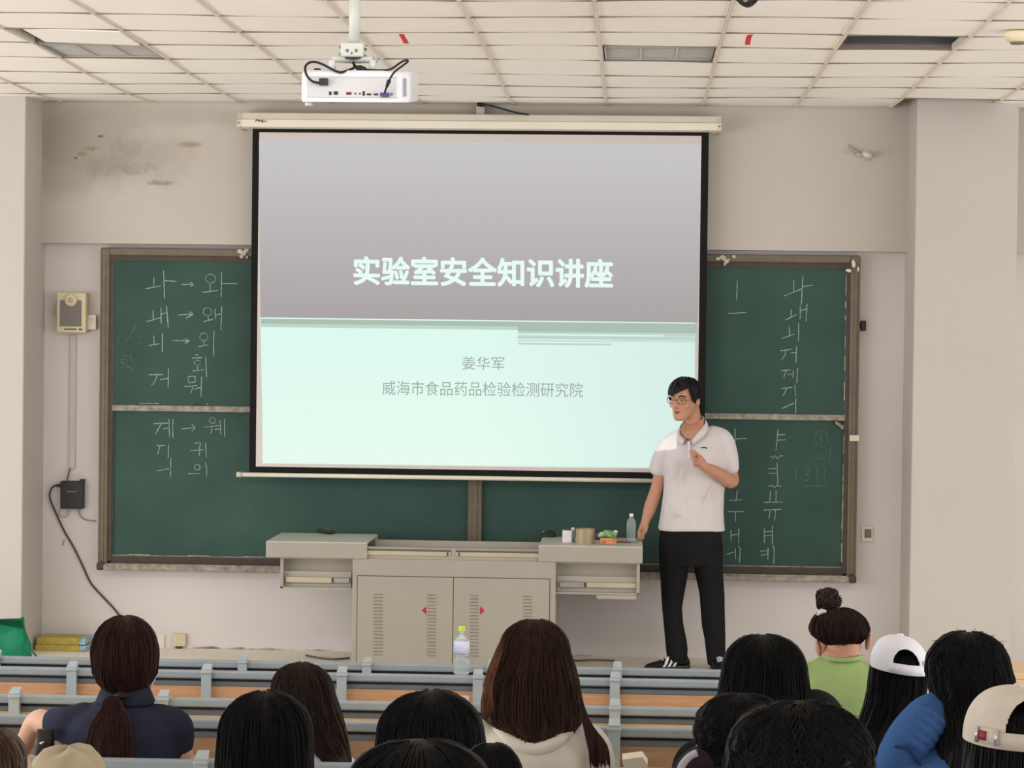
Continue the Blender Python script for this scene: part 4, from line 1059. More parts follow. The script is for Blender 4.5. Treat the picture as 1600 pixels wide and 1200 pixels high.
# his left arm, bent, fist at the chest
sh2 = J(1130, 688, .02); el2 = J(1144, 752, -.02); wr2 = J(1100, 729, -.24)
limb(bm, [J(1124, 694, .02), J(1136, 720, .005), el2, J(1124, 741, -.13), wr2], [.036, .042, .043, .043, .029])
palm = J(1090, 719, -.265)
limb(bm, [wr2, J(1096, 724, -.255), palm], [.028, (.030, .034), (.028, .042)], 12)
for i in range(4):                                       # four fingers curled into the palm
    t = i/3; bk_ = Vector((J(1087+2*t, 709+6.5*i, -.265).x, LY-.275+.004*i, J(1087+2*t, 709+6.5*i, -.265).z))
    p1 = bk_+Vector((-.026+.003*i, -.018, .004)); p2 = p1+Vector((.004, -.026, -.006)); p3 = p2+Vector((.024, -.004, -.004))
    finger(bm, [bk_, p1, p2, p3], .0095-.0006*i)
finger(bm, [J(1092, 712, -.285), J(1085, 706, -.30), J(1078, 705, -.30)], .0105)     # thumb on top
# hips and legs
tube(bm, [J(1080, 826, .03), J(1080, 850, .03), J(1080, 872, .03)], [(.17, .1), (.175, .105), (.15, .1)], 20, Vector((0, -1, 0)))
Ra = [J(1056, 868, .04), J(1051, 930, .035), J(1053, 975, .035), J(1058, 1030, .035)]
La = [J(1105, 868, .045), J(1112, 930, .05), J(1115, 975, .055), J(1119, 1030, .06)]
for a_ in (Ra, La): limb(bm, a_, [.07, .048, .044, .036])
body = remesh('body', bm, .0065, skin_m, lec, 3)
# polo shirt: torso, sleeves, hem
bm = bmesh.new()
def sil(v, ul, ur, ry, dy): 
    a, b = J(ul, v), J(ur, v); return (Vector(((a.x+b.x)/2, LY+dy, (a.z+b.z)/2)), ((b.x-a.x)/2, ry))
tor = [sil(666, 1068, 1104, .058, .045), sil(673, 1058, 1124, .074, .04), sil(682, 1048, 1136, .092, .035), sil(695, 1042, 1140, .112, .03), sil(715, 1036, 1140, .125, .025), sil(740, 1038, 1136, .13, .02), sil(770, 1037, 1132, .132, .02), sil(800, 1033, 1131, .134, .025), sil(822, 1029, 1132, .138, .03), sil(829, 1028, 1132.5, .138, .03)]
rings = []
for i, (c_, (ra, rb)) in enumerate(tor):
    t = i/len(tor); rr = []
    for k in range(64):
        a_ = 2*PI*k/64; f_ = 1+.012*math.sin(9*a_+6*t)*t+.010*math.sin(15*a_-11*t)*t
        x_ = ra*math.copysign(abs(math.sin(a_))**.85, math.sin(a_)); y_ = -rb*math.copysign(abs(math.cos(a_))**.9, math.cos(a_))
        rr.append(c_+Vector((x_*f_, y_*f_, .004*math.sin(3*a_+1)*t)))
    rings.append(rr)
ring_loft(bm, rings)
limb(bm, [J(1060, 686, .03), J(1044, 698, .02), J(1034, 716, .02), J(1029, 732, .035)], [(.05, .06), (.056, .062), (.053, .06), (.053, .06)], 18)
limb(bm, [J(1112, 678, .03), J(1129, 687, .02), J(1137, 708, .01), J(1140, 731, -.005)], [(.045, .055), (.058, .064), (.052, .062), (.052, .06)], 18)
# creases
for pts, r_ in (([J(1060, 712, -.125), J(1052, 735, -.125), J(1046, 757, -.12)], .012), ([J(1071, 720, -.135), J(1064, 742, -.135), J(1058, 765, -.13)], .011), ([J(1043, 800, -.10), J(1052, 806, -.12), J(1063, 808, -.125)], .010), ([J(1118, 752, -.115), J(1108, 772, -.125), J(1100, 790, -.13)], .011)):
    limb(bm, pts, [r_*.4, r_*.8, r_*.4], 8)
shirt = remesh('polo_shirt', bm, .0075, polo_m, lec, 3)
# collar: two turned-down flaps round an open neck
for sg, pts in ((-1, [(1070, 657, .04), (1063, 667, -.02), (1063, 679, -.05), (1071, 688, -.085)]), (1, [(1093, 648, .055), (1102, 657, -.01), (1096, 671, -.065), (1077, 688, -.088)])):
    bm = bmesh.new(); P = spline([J(*q) for q in pts], 6); rings = []
    for i, q in enumerate(P):
        t = i/(len(P)-1); w_ = .030+.014*math.sin(PI*min(1, t*1.05)); o_ = Vector((sg*(.020), -.012, -w_))
        rings.append([q+Vector((0, -.004, .006)), q+o_*.5+Vector((sg*.006, -.012, 0)), q+o_, q+o_+Vector((-sg*.003, .006, .0)), q+o_*.5+Vector((0, .004, 0)), q+Vector((0, .004, .004))])
    ring_loft(bm, rings); obj('collar', bm, polo_m, shirt, True)
bm = bmesh.new()
# open neck: skin triangle shown at the front
neckV = [J(1064, 664, -.008), J(1100, 654, -.004), J(1099, 668, -.06), J(1076, 689, -.112), J(1064, 676, -.07)]
f0 = [bm.verts.new(p) for p in neckV]; f1 = [bm.verts.new(p+Vector((0, .05, 0))) for p in neckV]
bm.faces.new(f0); bm.faces.new(list(reversed(f1)))
for i in range(5): bm.faces.new((f0[i], f0[(i+1) % 5], f1[(i+1) % 5], f1[i]))
obj('open_neck', bm, skin_m, shirt)
bm = bmesh.new(); box(bm, J(1073.5, 700).x, J(1078, 700).x, LY-.118, LY-.09, J(1075, 716).z, J(1075, 688).z, .002, 1); obj('placket', bm, polo_m, shirt)
obj('button', ell(bmesh.new(), J(1075, 686.5, -.118), (.0065, .004, .0065), None, 12, 8), blk, shirt)
bm = bmesh.new()
for i in range(5):
    t0 = i/5; ell(bm, J(1097+8.5*t0, 699.5+1.8*t0-1.2*math.sin(PI*t0), -.118), (.0065, .006, .0045-.0012*t0), None, 8, 6)
obj('chest_mark', bm, mat('navy_thread', (50, 50, 60), .6), shirt, True)
# trousers
bm = bmesh.new()
tube(bm, [J(1079.5, 822, .03), J(1079, 845, .03), J(1079, 868, .03), J(1079, 884, .03)], [(.188, .118), (.196, .122), (.19, .12), (.165, .11)], 32, Vector((0, -1, 0)))
def leg(rows, dy):
    rings = []
    for i, (v, ul, ur) in enumerate(rows):
        a, b = J(ul, v), J(ur, v); c_ = Vector(((a.x+b.x)/2, LY+dy[0]+(dy[1]-dy[0])*i/(len(rows)-1), a.z)); rx = (b.x-a.x)/2; ry = max(.072, rx*1.0)
        rings.append([c_+Vector((rx*math.sin(2*PI*k/40)*(1+.015*math.sin(5*2*PI*k/40+i*2)), -ry*math.cos(2*PI*k/40)*(1+.02*math.sin(7*2*PI*k/40-i)), .0)) for k in range(40)])
    ring_loft(bm, rings)
leg([(850, 1029, 1079), (880, 1030, 1077), (905, 1032, 1074), (930, 1033, 1069), (950, 1034.5, 1066), (975, 1037, 1068), (1000, 1039, 1073), (1015, 1040.5, 1075), (1028, 1042, 1074), (1034, 1043, 1072)], (.03, .03))
leg([(850, 1080, 1130), (880, 1082, 1130), (905, 1088, 1131), (930, 1093, 1132.5), (955, 1095, 1133), (980, 1097, 1134), (1000, 1101, 1134), (1018, 1103, 1134), (1032, 1105, 1133), (1041, 1106, 1132)], (.04, .06))
remesh('trousers', bm, .009, trou_m, lec, 3)
# trainers
shoe_m = mat('black_shoe', (26, 25, 27), .5, .2, 20, spec=.35); sole_m = mat('shoe_sole', (60, 58, 58), .7); str_m = mat('shoe_stripe', (214, 210, 208), .5)
def shoe(heel, yaw, side):
    M = Matrix.Translation(heel) @ Matrix.Rotation(yaw, 4, 'Z')                  # toe towards -Y
    rings = []
    for y, hw, h in ((.03, .030, .055), (.015, .038, .085), (-.03, .042, .095), (-.08, .044, .085), (-.13, .048, .062), (-.18, .050, .05), (-.22, .045, .042), (-.25, .032, .034), (-.262, .014, .022)):
        rings.append([M @ Vector((hw*math.sin(2*PI*k/20), y, .016+max(0, (h-.016)/2*(1-math.cos(2*PI*k/20+PI*0))*1) if True else 0)) for k in range(20)])
    b = bmesh.new(); ring_loft(b, rings); s = obj('shoe', b, shoe_m, lec, True)
    b = bmesh.new(); out = [(.03, .034), (-.03, .044), (-.1, .046), (-.18, .052), (-.23, .044), (-.268, .018)]
    pts = [(hw, y) for y, hw in out]+[(-hw, y) for y, hw in reversed(out)]
    ring_loft(b, [[M @ Vector((x, y, z)) for x, y in pts] for z in (0, .02)]); obj('sole', b, sole_m, s)
    for q in range(3):
        b = bmesh.new(); y = -.075-.035*q
        ring_loft(b, [[M @ Vector((side*hx, y+dy+sh_, z)) for dy in (-.008, .008)]+[M @ Vector((side*(hx-.01), y+dy+sh_, z)) for dy in (.008, -.008)] for hx, z, sh_ in ((.0500, .02, -.02), (.0495, .04, -.006), (.043, .062, .008), (.030, .078, .02))])
        obj('stripe', b, str_m, s)
    b = bmesh.new()
    for q in range(4): tube(b, [M @ Vector((-.02, -.09-.022*q, .083-.008*q)), M @ Vector((0, -.09-.022*q, .090-.008*q)), M @ Vector((.02, -.09-.022*q, .083-.008*q))], .004, 6)
    obj('lace', b, str_m, s)
h1 = J(1068, 1040, .06); h2 = J(1119, 1040, .1)
shoe(Vector((h1.x, h1.y, .001)), R(-62), 1)
shoe(Vector((h2.x, h2.y, .001)), R(8), 1)
# face details
def hp(x, y, z): return HM @ (Vector((x, y, z))*HS)
for sg in (-1, 1):
    obj('eye', ell(bmesh.new(), hp(sg*.032, -.083, .121), (.010, .006, .0042), HM.to_3x3(), 12, 8), mat('eye_white', (170, 150, 140), .4), lec, True)
    obj('pupil', ell(bmesh.new(), hp(sg*.032, -.089, .121), (.006, .003, .0042), HM.to_3x3(), 10, 8), blk, lec, True)
    b = bmesh.new(); tube(b, [hp(sg*.013, -.094, .143), hp(sg*.034, -.094, .150), hp(sg*.056, -.082, .143)], [.0035, .0045, .0025], 8); obj('eyebrow', b, hair_black, lec, True)
b = bmesh.new(); tube(b, [hp(-.024, -.085, .054), hp(-.010, -.094, .057), hp(0, -.096, .055), hp(.010, -.094, .057), hp(.024, -.085, .054)], [.002, .005, .0055, .005, .002], 8)
tube(b, [hp(-.022, -.085, .052), hp(0, -.096, .047), hp(.022, -.085, .052)], [.002, .006, .002], 8); obj('mouth', b, lip_m, lec, True)
gl = bmesh.new()
def lens(cx):
    pts = [(cx+.027*math.copysign(abs(math.cos(a))**.6, math.cos(a)), -.104+abs(cx+.027*math.cos(a))*.12, .121+.016*math.copysign(abs(math.sin(a))**.6, math.sin(a))) for a in [2*PI*k/20 for k in range(21)]]
    return [hp(*q) for q in pts]
for cx in (-.034, .034): tube(gl, lens(cx), .0020, 6)
tube(gl, [hp(-.008, -.104, .124), hp(0, -.107, .127), hp(.008, -.104, .124)], .0018, 6)
for sg in (-1, 1): tube(gl, [hp(sg*.061, -.097, .126), hp(sg*.076, -.05, .124), hp(sg*.080, .01, .118)], .0020, 6)
g = obj('glasses', gl, mat('glasses_frame', (62, 48, 46), .35, spec=.5), lec, True)
# hair: thick cap with a swept fringe
def hair_cap(M, s, nm, m, parent, bottom, thick, clumps=120, seed=3, top=.245):
    rnd = random.Random(seed)
    def surf(u, v, o=0):
        """u: 0 = front, v: 0 crown .. 1 edge"""
        zb = bottom(u); z = top-(top-zb)*v
        hh = max(0, min(1, (z-.14)/(top-.14)))
        k = math.sqrt(max(0, 1-hh**2.1))
        rx = (.0745+thick)*k if z > .14 else (.0745+thick)*(1-.10*((.14-z)/.14)**1)
        rf = (.092+thick)*k if z > .14 else .092+thick; rb = (.098+thick)*k if z > .14 else (.098+thick)-.12*(.14-z)
        r_ = rf if math.cos(u) > 0 else rb
        return Vector(((rx+o)*math.sin(u), -(r_+o)*math.cos(u), z))*s
    b = bmesh.new(); n = 48; rows = 14
    out = [[M @ surf(2*PI*k/n, (i+.02)/rows) for k in range(n)] for i in range(rows)]+[[M @ surf(2*PI*k/n, 1.0) for k in range(n)]]
    inn = [[M @ surf(2*PI*k/n, 1.0, -.02) for k in range(n)], [M @ surf(2*PI*k/n, .5, -.03) for k in range(n)]]
    ring_loft(b, out+inn)
    for q in range(clumps):
        u = rnd.uniform(0, 2*PI); v0 = rnd.uniform(.0, .45); v1 = rnd.uniform(.8, 1.05); du = rnd.uniform(-.18, .3); o = rnd.uniform(.001, .007); w_ = rnd.uniform(.006, .012)
        pts = [M @ surf(u+du*t, v0+(v1-v0)*t, o*(math.sin(PI*min(1, t+.15)))+.0) for t in [j/7 for j in range(8)]]
        tube(b, pts, [(w_*math.sin(PI*(.12+.8*j/7))**.7, .0035) for j in range(8)], 5)
    return obj(nm, b, m, parent, True)
def bot(u):
    a = abs((u+PI) % (2*PI)-PI)                                     # 0 front .. PI back
    if a < .95:
        return .172-.020*math.cos((((u+PI) % (2*PI))-PI)*2.2+1.0)
    if a < 1.25: return .165-(a-.95)/.3*.06
    if a < 1.75: return .105+(.02 if a > 1.4 else 0)
    return .105-(a-1.75)/(PI-1.75)*.075
hair_cap(HM, HS, 'hair', hair_black, lec, bot, .014)
# ------------------------------------------------------------------ the audience, seen from behind
def hair_mat(n, col, col2): return mat(n, col, .6, .3, 22, spec=.16, stretch=(5, 5, .5), col2=col2)
H_black = hair_mat('hair_soft_black', (13, 13, 14), (24, 23, 25))
H_brown = hair_mat('hair_dark_brown', (32, 24, 21), (60, 44, 38))
H_red = hair_mat('hair_red_brown', (40, 22, 21), (66, 38, 34))
H_warm = hair_mat('hair_warm_brown', (34, 24, 21), (70, 46, 36))
H_light = hair_mat('hair_light_brown', (96, 62, 42), (132, 90, 64))
def cloth(n, c, **k): return mat(n, c, .85, .08, 9, spec=.1, bump=.15, **k)

class Seat:
    """frame of one seated person: head crown at pixel (u, v), at distance Z from the photographer"""
    def __init__(s, u, v, Z):
        s.Z = Z; s.Y = -D+Z; s.k = Z/F; s.c = at(u, v, s.Y); s.fz = floor_z(s.Y)
    def P(s, u, v, dy=0): return at(u, v, s.Y+dy)
    def L(s, x, y, z): return s.c+Vector((x, y, z))

def seated(S_, name_label, skin, lean=0.0, yaw=0, top_m=None, top_name='t_shirt', bw=.19, head=1.0, pitch=10, extra=None, sleeve=.16, up=0.0):
    t = thing('person', name_label, 'person', (S_.c.x, S_.Y, S_.fz), 'seated audience')
    M = Matrix.Translation(S_.L(0, .0, -.235*head-.012)) @ Matrix.Rotation(R(180+yaw), 4, 'Z') @ Matrix.Rotation(R(pitch), 4, 'X')
    bm = bmesh.new(); head_parts(bm, M, head)
    U = lambda x, y, z: S_.L(x, y, z+.06+up)
    nb = U(0, -.03-lean*.2, -.33); ch = U(0, -.04-lean*.5, -.5); hip = U(0, -.06-lean, -.86)
    hip.z = S_.fz+.53
    limb(bm, [S_.L(0, .0, -.15), (S_.L(0, -.0, -.17)+nb)/2, nb], [.052, .05, .060], 14)
    tube(bm, [U(0, -.03, -.34), U(0, -.035, -.37), U(0, -.04, -.43), ch, hip+Vector((0, 0, .16)), hip, hip-Vector((0, 0, .06))], [(.06, .05), (bw*.6, .065), (bw*.8, .08), (.15, .095), (.135, .095), (.155, .105), (.12, .09)], 20, Vector((0, -1, 0)))
    pts_s = {}
    for sg in (-1, 1):
        kn = Vector((hip.x+sg*.10, hip.y+.42, S_.fz+.50)); an = Vector((hip.x+sg*.11, hip.y+.40, S_.fz+.09))
        limb(bm, [hip+Vector((sg*.085, 0, 0)), kn, an], [.075, .056, .042], 12)
        limb(bm, [an+Vector((0, -.02, -.045)), an+Vector((0, .16, -.06))], [(.04, .035), (.035, .022)], 10)
        sh = U(sg*(bw-.02), -.035, -.405)
        el = U(sg*(bw+.02), .06, -.66); wr = U(sg*.12, .28, -.62); hn = U(sg*.08, .36, -.615)
        for q_, h_ in ((el, .60), (wr, .62), (hn, .62)): q_.z = max(q_.z, S_.fz+h_)
        if extra and sg in extra: el, wr, hn = extra[sg]
        limb(bm, [sh, (sh+el)/2+Vector((sg*.006, -.01, 0)), el, wr], [.044, .041, .038, .026], 12)
        d = (hn-wr).normalized(); sd = d.cross(Vector((0, 0, 1))).normalized()
        limb(bm, [wr, wr+d*.05, wr+d*.085], [.026, (.038, .016), (.036, .014)], 10)
        for f in range(4):
            b0 = wr+d*.085+sd*(.027-.018*f); finger(bm, [b0, b0+d*.035+Vector((0, 0, -.006)), b0+d*(.062-.004*abs(f-1.3))+Vector((0, 0, -.022))], .0085)
        b0 = wr+d*.03+sd*sg*.03; finger(bm, [b0, b0+d*.03+sd*.02*sg, b0+d*.06+sd*.02*sg], .0095)
        pts_s[sg] = (sh, el, wr)
    remesh('body', bm, .010, skin, t, 2)
    bm = bmesh.new()
    rings = [(U(0, -.025, -.318), (.062, .056)), (U(0, -.03, -.334), (.088, .070)), (U(0, -.034, -.352), (bw*.72, .086)), (U(0, -.037, -.378), (bw*.90, .102)), (U(0, -.042, -.42), (bw*1.0, .116)), (ch, (bw*1.02, .126)), (ch+Vector((0, -.01-lean*.2, -.14)), (.176, .128)), (hip+Vector((0, 0, .10)), (.176, .13)), (hip+Vector((0, 0, -.02)), (.185, .135))]
    rr = []
    for i, (c_, (ra, rb)) in enumerate(rings):
        rr.append([c_+Vector((ra*math.sin(2*PI*k/40)*(1+.012*math.sin(10*PI*k/40+i)), -rb*math.cos(2*PI*k/40)*(1+.02*math.sin(14*PI*k/40+i*1.7)), .004*math.sin(6*PI*k/40+i))) for k in range(40)])
    ring_loft(bm, rr)
    for sg in (-1, 1):
        sh, el, wr = pts_s[sg]; d = el-sh; e = sh+d*min(1, sleeve/d.length)
        limb(bm, [sh+Vector((-sg*.05, 0, .018)), sh+Vector((sg*.002, 0, .0)), (sh+e)/2+Vector((sg*.006, 0, 0)), e], [(.050, .056), (.056, .06), .056, .055], 16)
        if sleeve > .3:
            limb(bm, [el+Vector((0, -.01, 0)), (el+wr)/2, el+(wr-el)*.9], [.052, .048, .040], 14)
    for q in range(5):                                              # soft folds across the back
        x_ = (-.5+q/4)*bw*1.3; limb(bm, [U(x_, -.145+.4*x_*x_*4, -.44), U(x_*.8+.01, -.158+.4*x_*x_*4, -.52), U(x_*.6, -.155+.4*x_*x_*4, -.62)], [.006, .012, .006], 8)
    sh_o = remesh(top_name, bm, .0095, top_m, t, 3)
    bm = bmesh.new()
    for sg in (-1, 1):
        kn = Vector((hip.x+sg*.10, hip.y+.42, S_.fz+.505)); an = Vector((hip.x+sg*.11, hip.y+.40, S_.fz+.12))
        limb(bm, [hip+Vector((sg*.08, -.0, .005)), kn, an], [.090, .070, .056], 14)
    remesh('trousers', bm, .014, trou_m, t, 2)
    return t, M, sh_o

def interp(levels, v):
    n = len(levels)-1; f = min(max(v, 0), 1)*n; i = min(int(f), n-1); a = f-i
    return [levels[i][j]*(1-a)+levels[i+1][j]*a for j in range(5)]
def hair_from(S_, parent, m, top, wide, lower, name='hair', strands=260, seed=1, front=True, back=.11, hang=.075, curl=0.0, rough_=.004, tips=.05, n_top=9, top_x=None, fly=10, part=0):
    """hair volume whose outline follows the photograph: top (v), wide = (v, ul, ur), lower = [(v, ul, ur)...]"""
    rnd = random.Random(seed)
    kx = S_.k; vw, ul, ur = wide
    cw = S_.P((ul+ur)/2, vw); rx = (ur-ul)/2*kx
    ct = S_.P(top_x if top_x is not None else (ul+ur)/2, top); h = ct.z-cw.z
    lev = []
    for i in range(n_top):
        a = PI/2*(i+.25)/(n_top-.75); s = math.sin(a); c_ = math.cos(a)
        e = s**.92
        lev.append([cw.x+(ct.x-cw.x)*c_, S_.Y+.0, cw.z+h*c_, max(rx*e, .012), max(min(rx*1.12, .128)*e, .012)])
    for (v, l, r) in lower:
        p = S_.P((l+r)/2, v); d = ct.z-p.z; rx_ = (r-l)/2*kx
        t = min(1, max(0, (d-.16)/.14)); t = t*t*(3-2*t)
        lev.append([p.x, S_.Y-.055*t, p.z, rx_, min(rx_*1.15, .128)*(1-t)+hang*t])
    zc_ = ct.z
    def surf(u, v, o=0):
        x, y, z, a, b = interp(lev, v); fr = 1.0
        if front and zc_-z > .075 and math.cos(u) < -.15: fr = 1-.5*min(1, (-math.cos(u)-.15)/.4)*min(1, (zc_-z-.075)/.04)
        rip = 1+rough_*6*math.sin(11*u+3*v)*.25+rough_*4*math.sin(23*u-5*v)*.3
        if part and v < .45: rip -= .05*math.exp(-((math.sin(u)*a-part)/.012)**2)*(1-v/.45)
        return Vector((x+(a*rip+o)*math.sin(u)*1.0, y-(b*rip+o)*math.cos(u)*fr, z))
    b = bmesh.new(); n = 56; rows = 6*len(lev)
    ring_loft(b, [[surf(2*PI*k/n, i/rows) for k in range(n)] for i in range(rows+1)])
    for q in range(strands):
        u = rnd.gauss(0, 1.15); v0 = rnd.uniform(0, .35) if q % 3 else rnd.uniform(.3, .7); v1 = rnd.uniform(.8, 1.0); o = rnd.uniform(.000, .0045); w_ = rnd.uniform(.003, .008); du = rnd.uniform(-.10, .10)
        tip = rnd.uniform(0, tips) if v1 > .93 else 0
        pts = []
        K = 9
        for j in range(K):
            t = j/(K-1); pts.append(surf(u+du*t+curl*.12*math.sin(9*t+q), v0+(v1-v0)*t, o*math.sin(PI*min(1, t+.1))-(.002 if j in (0, K-1) else 0)))
        if tip: pts.append(pts[-1]+Vector((rnd.uniform(-.012, .012), rnd.uniform(-.01, .005), -tip)))
        tube(b, pts, [(w_*math.sin(PI*(.15+.8*j/(len(pts)-1)))**.8, .002) for j in range(len(pts))], 4, Vector((1, 0, 0)))
    for q in range(fly):                                            # stray hairs
        u = rnd.uniform(-1.7, 1.7); v = rnd.uniform(0, .3); p = surf(u, v); d = Vector((rnd.uniform(-1, 1)*.6+math.sin(u)*.6, -.3, rnd.uniform(.2, 1.0))).normalized()
        L_ = rnd.uniform(.008, .022); tube(b, [p-d*.004, p+d*L_*.5, p+d*L_+Vector((rnd.uniform(-.01, .01), 0, -.006))], [.0008, .0006, .0004], 3)
    return obj(name, b, m, parent, True)

# -- ponytailed person in navy, on the left
s = Seat(195, 962, 7.66)
navy = cloth('navy_cotton', (43, 46, 62))
el_l = s.P(56, 1130, .06); wr_l = s.P(27, 1190, .20); hn_l = s.P(45, 1203, .28)
t, M, so_ = seated(s, 'person with a red-brown ponytail in a navy collared shirt, sitting at the far left', skin2_m, bw=.185, top_m=navy, top_name='navy_shirt', pitch=6, extra={-1: (el_l, wr_l, hn_l)}, sleeve=.06)
hair_from(s, t, H_red, 962, (1022, 143, 247), [(1050, 146, 245), (1068, 156, 236), (1080, 172, 216), (1090, 178, 203)], seed=2, tips=0, strands=240, hang=.06)
pt = hair_from(s, t, H_red, 1078, (1092, 178, 204), [(1105, 168, 214), (1125, 156, 222), (1155, 148, 226), (1190, 142, 226), (1212, 146, 220)], 'ponytail', seed=5, front=False, hang=.045, tips=.05, fly=0)
pt.location.y -= .15
ba = ell(bmesh.new(), s.P(190, 1087, -.125), (.024, .02, .012)); obj('hair_tie', ba, mat('hair_tie', (30, 18, 20), .7), t, True)
bm = bmesh.new()
nc = s.P(196, 1092, -.025); rings = []
for j in range(41):
    a_ = -2.1+4.2*j/40; o_ = Vector((.072*math.sin(a_), -.066*math.cos(a_), 0)); h_ = .030+.012*abs(math.sin(a_))
    rings.append([nc+o_+Vector((0, 0, -.02)), nc+o_*.97+Vector((0, 0, h_*.6)), nc+o_*.93+Vector((0, 0, h_)), nc+o_*1.06+Vector((0, 0, h_-.004)), nc+o_*1.30+Vector((0, 0, -.004)), nc+o_*1.26+Vector((0, 0, -.014))])
ring_loft(bm, rings)
obj('collar', bm, navy, so_, True)
bm = bmesh.new(); P_ = [s.P(241, 1050, -.01), s.P(239, 1062, .0), s.P(234, 1073, .02), s.P(230, 1080, .05)]
ring_loft(bm, [[p+Vector((0, -.008, 0)), p+Vector((.004, 0, 0)), p+Vector((.003, .03, 0)), p+Vector((-.004, .03, 0))] for p in P_]); obj('face_mask', bm, mat('white_mask', (226, 226, 230), .8), t, True)
# dark bag at that person's elbow
bgY = s.Y-.125
bag = thing('brown_handbag', 'dark brown handbag with a small clasp beside the elbow of the ponytailed person', 'handbag', (s.P(60, 1180, .05).x, bgY, s.fz))
bm = bmesh.new(); rings = []
bc = s.P(61, 1165, -.125)
for i in range(9):
    t_ = i/8; z = s.fz+.45+(s.P(60, 1147, -.125).z-s.fz-.435)*t_
    rings.append([Vector((bc.x+.041*(1-.35*t_**3)*math.copysign(abs(math.cos(2*PI*k/24))**.6, math.cos(2*PI*k/24))+.02*t_, bgY+.045*(1-.6*t_)*math.sin(2*PI*k/24), z)) for k in range(24)])
ring_loft(bm, rings); obj('body', bm, mat('brown_leather', (36, 27, 25), .45, .2, 20, spec=.3), bag, True)
obj('clasp', ell(bmesh.new(), s.P(66, 1161, -.155), (.009, .005, .005), Matrix.Rotation(R(-20), 3, 'Y')), mat('clasp_steel', (190, 188, 184), .25, metallic=.9), bag, True)

# -- brown-haired person leaning right
s = Seat(470, 1035, 7.66)
white_c = cloth('white_cotton', (206, 204, 212))
t, M, so_ = seated(s, 'person with long dark brown hair leaning sideways, right of the ponytailed person', skin2_m, bw=.16, top_m=white_c, pitch=14, head=.96)
hair_from(s, t, H_brown, 1035, (1082, 424, 521), [(1100, 424, 528), (1120, 430, 535), (1140, 442, 542), (1160, 480, 548), (1180, 505, 553), (1205, 514, 554)], seed=11, top_x=470, tips=.03, fly=26, hang=.06, curl=.3)
# -- black hair in front of that person
s = Seat(412, 1080, 5.68)
blackt = cloth('black_cotton', (26, 26, 29))
t, M, so_ = seated(s, 'person with smooth black hair in front of the leaning brown-haired person', skin2_m, bw=.17, top_m=blackt)
hair_from(s, t, H_black, 1080, (1148, 342, 487), [(1185, 338, 489), (1215, 336, 491), (1250, 336, 492), (1300, 340, 490)], seed=12, fly=6)
# -- black rounded hair at the bottom centre
s = Seat(675, 1080, 5.45)
t, M, so_ = seated(s, 'person with rounded black hair left of the person in the white hooded top', skin2_m, bw=.165, top_m=blackt)
hair_from(s, t, H_black, 1080, (1150, 590, 756), [(1185, 585, 763), (1220, 582, 767), (1260, 582, 768)], seed=13, fly=8, part=.002)
# -- nearest head at the bottom centre
s = Seat(655, 1157, 3.85)
t, M, so_ = seated(s, 'nearest dark head cut off by the bottom edge at the centre', skin2_m, bw=.18, top_m=blackt)
hair_from(s, t, H_black, 1157, (1240, 540, 772), [(1290, 536, 776), (1330, 540, 772)], seed=14, fly=14, rough_=.007, strands=200)
# -- shoulder-height dark head between
s = Seat(768, 1162, 4.6)
t, M, so_ = seated(s, 'dark head low at the bottom edge, right in front of the white hooded top', skin2_m, bw=.16, top_m=blackt, head=.9)
hair_from(s, t, H_black, 1162, (1215, 722, 815), [(1250, 718, 818), (1280, 722, 815)], seed=15, fly=4)
# -- person in the white hooded top, centre
s = Seat(835, 968, 6.65)
cream_c = cloth('cream_fleece', (204, 198, 186))
t, M, so_ = seated(s, 'person with long straight brown hair in a cream white hooded top, bottom centre', skin2_m, bw=.175, top_m=cream_c, top_name='hooded_top', sleeve=.35)
hair_from(s, t, H_warm, 968, (1018, 781, 889), [(1045, 767, 898), (1075, 758, 905), (1100, 754, 909), (1118, 756, 911), (1132, 772, 905), (1144, 792, 884)], seed=16, tips=.09, strands=420, hang=.085, fly=6, part=.004)
bm = bmesh.new(); rnd = random.Random(4)
for q in range(60):
    u0 = 759+rnd.uniform(0, 13); pts = [s.P(u0+24, 1000+rnd.uniform(-8, 22), -.035), s.P(u0+6, 1040, -.09), s.P(u0-3, 1075, -.115), s.P(u0-4+rnd.uniform(-4, 6), 1108+rnd.uniform(-8, 14), -.10)]
    tube(bm, spline([p.to_tuple() for p in pts], 3), [(.001, .001)]+[(.004, .002)]*8+[(.0015, .001)], 4, Vector((1, 0, 0)))
obj('highlighted_lock', bm, H_light, t, True, label='lighter brown lock on the left side of the hair')
bm = bmesh.new()
for q in range(60):
    a_ = rnd.random(); pts = [s.P(896+8*a_, 1060, -.09), s.P(905+6*a_, 1100, -.11), s.P(912+14*a_, 1135, -.125), s.P(918+30*a_, 1165, -.13), s.P(921+32*a_, 1188+rnd.uniform(-14, 14), -.13)]
    tube(bm, spline([p.to_tuple() for p in pts], 3), [(.004, .0025)]*12+[(.001, .001)], 4, Vector((1, 0, 0)))
obj('front_lock', bm, H_warm, t, True)
bm = bmesh.new()
limb(bm, [s.P(772, 1130, -.05), s.P(796, 1158, -.118), s.P(835, 1172, -.135), s.P(872, 1158, -.118), s.P(898, 1130, -.05)], [.014, .020, .022, .020, .014], 14)
remesh('hood', bm, .009, cream_c, so_, 2)
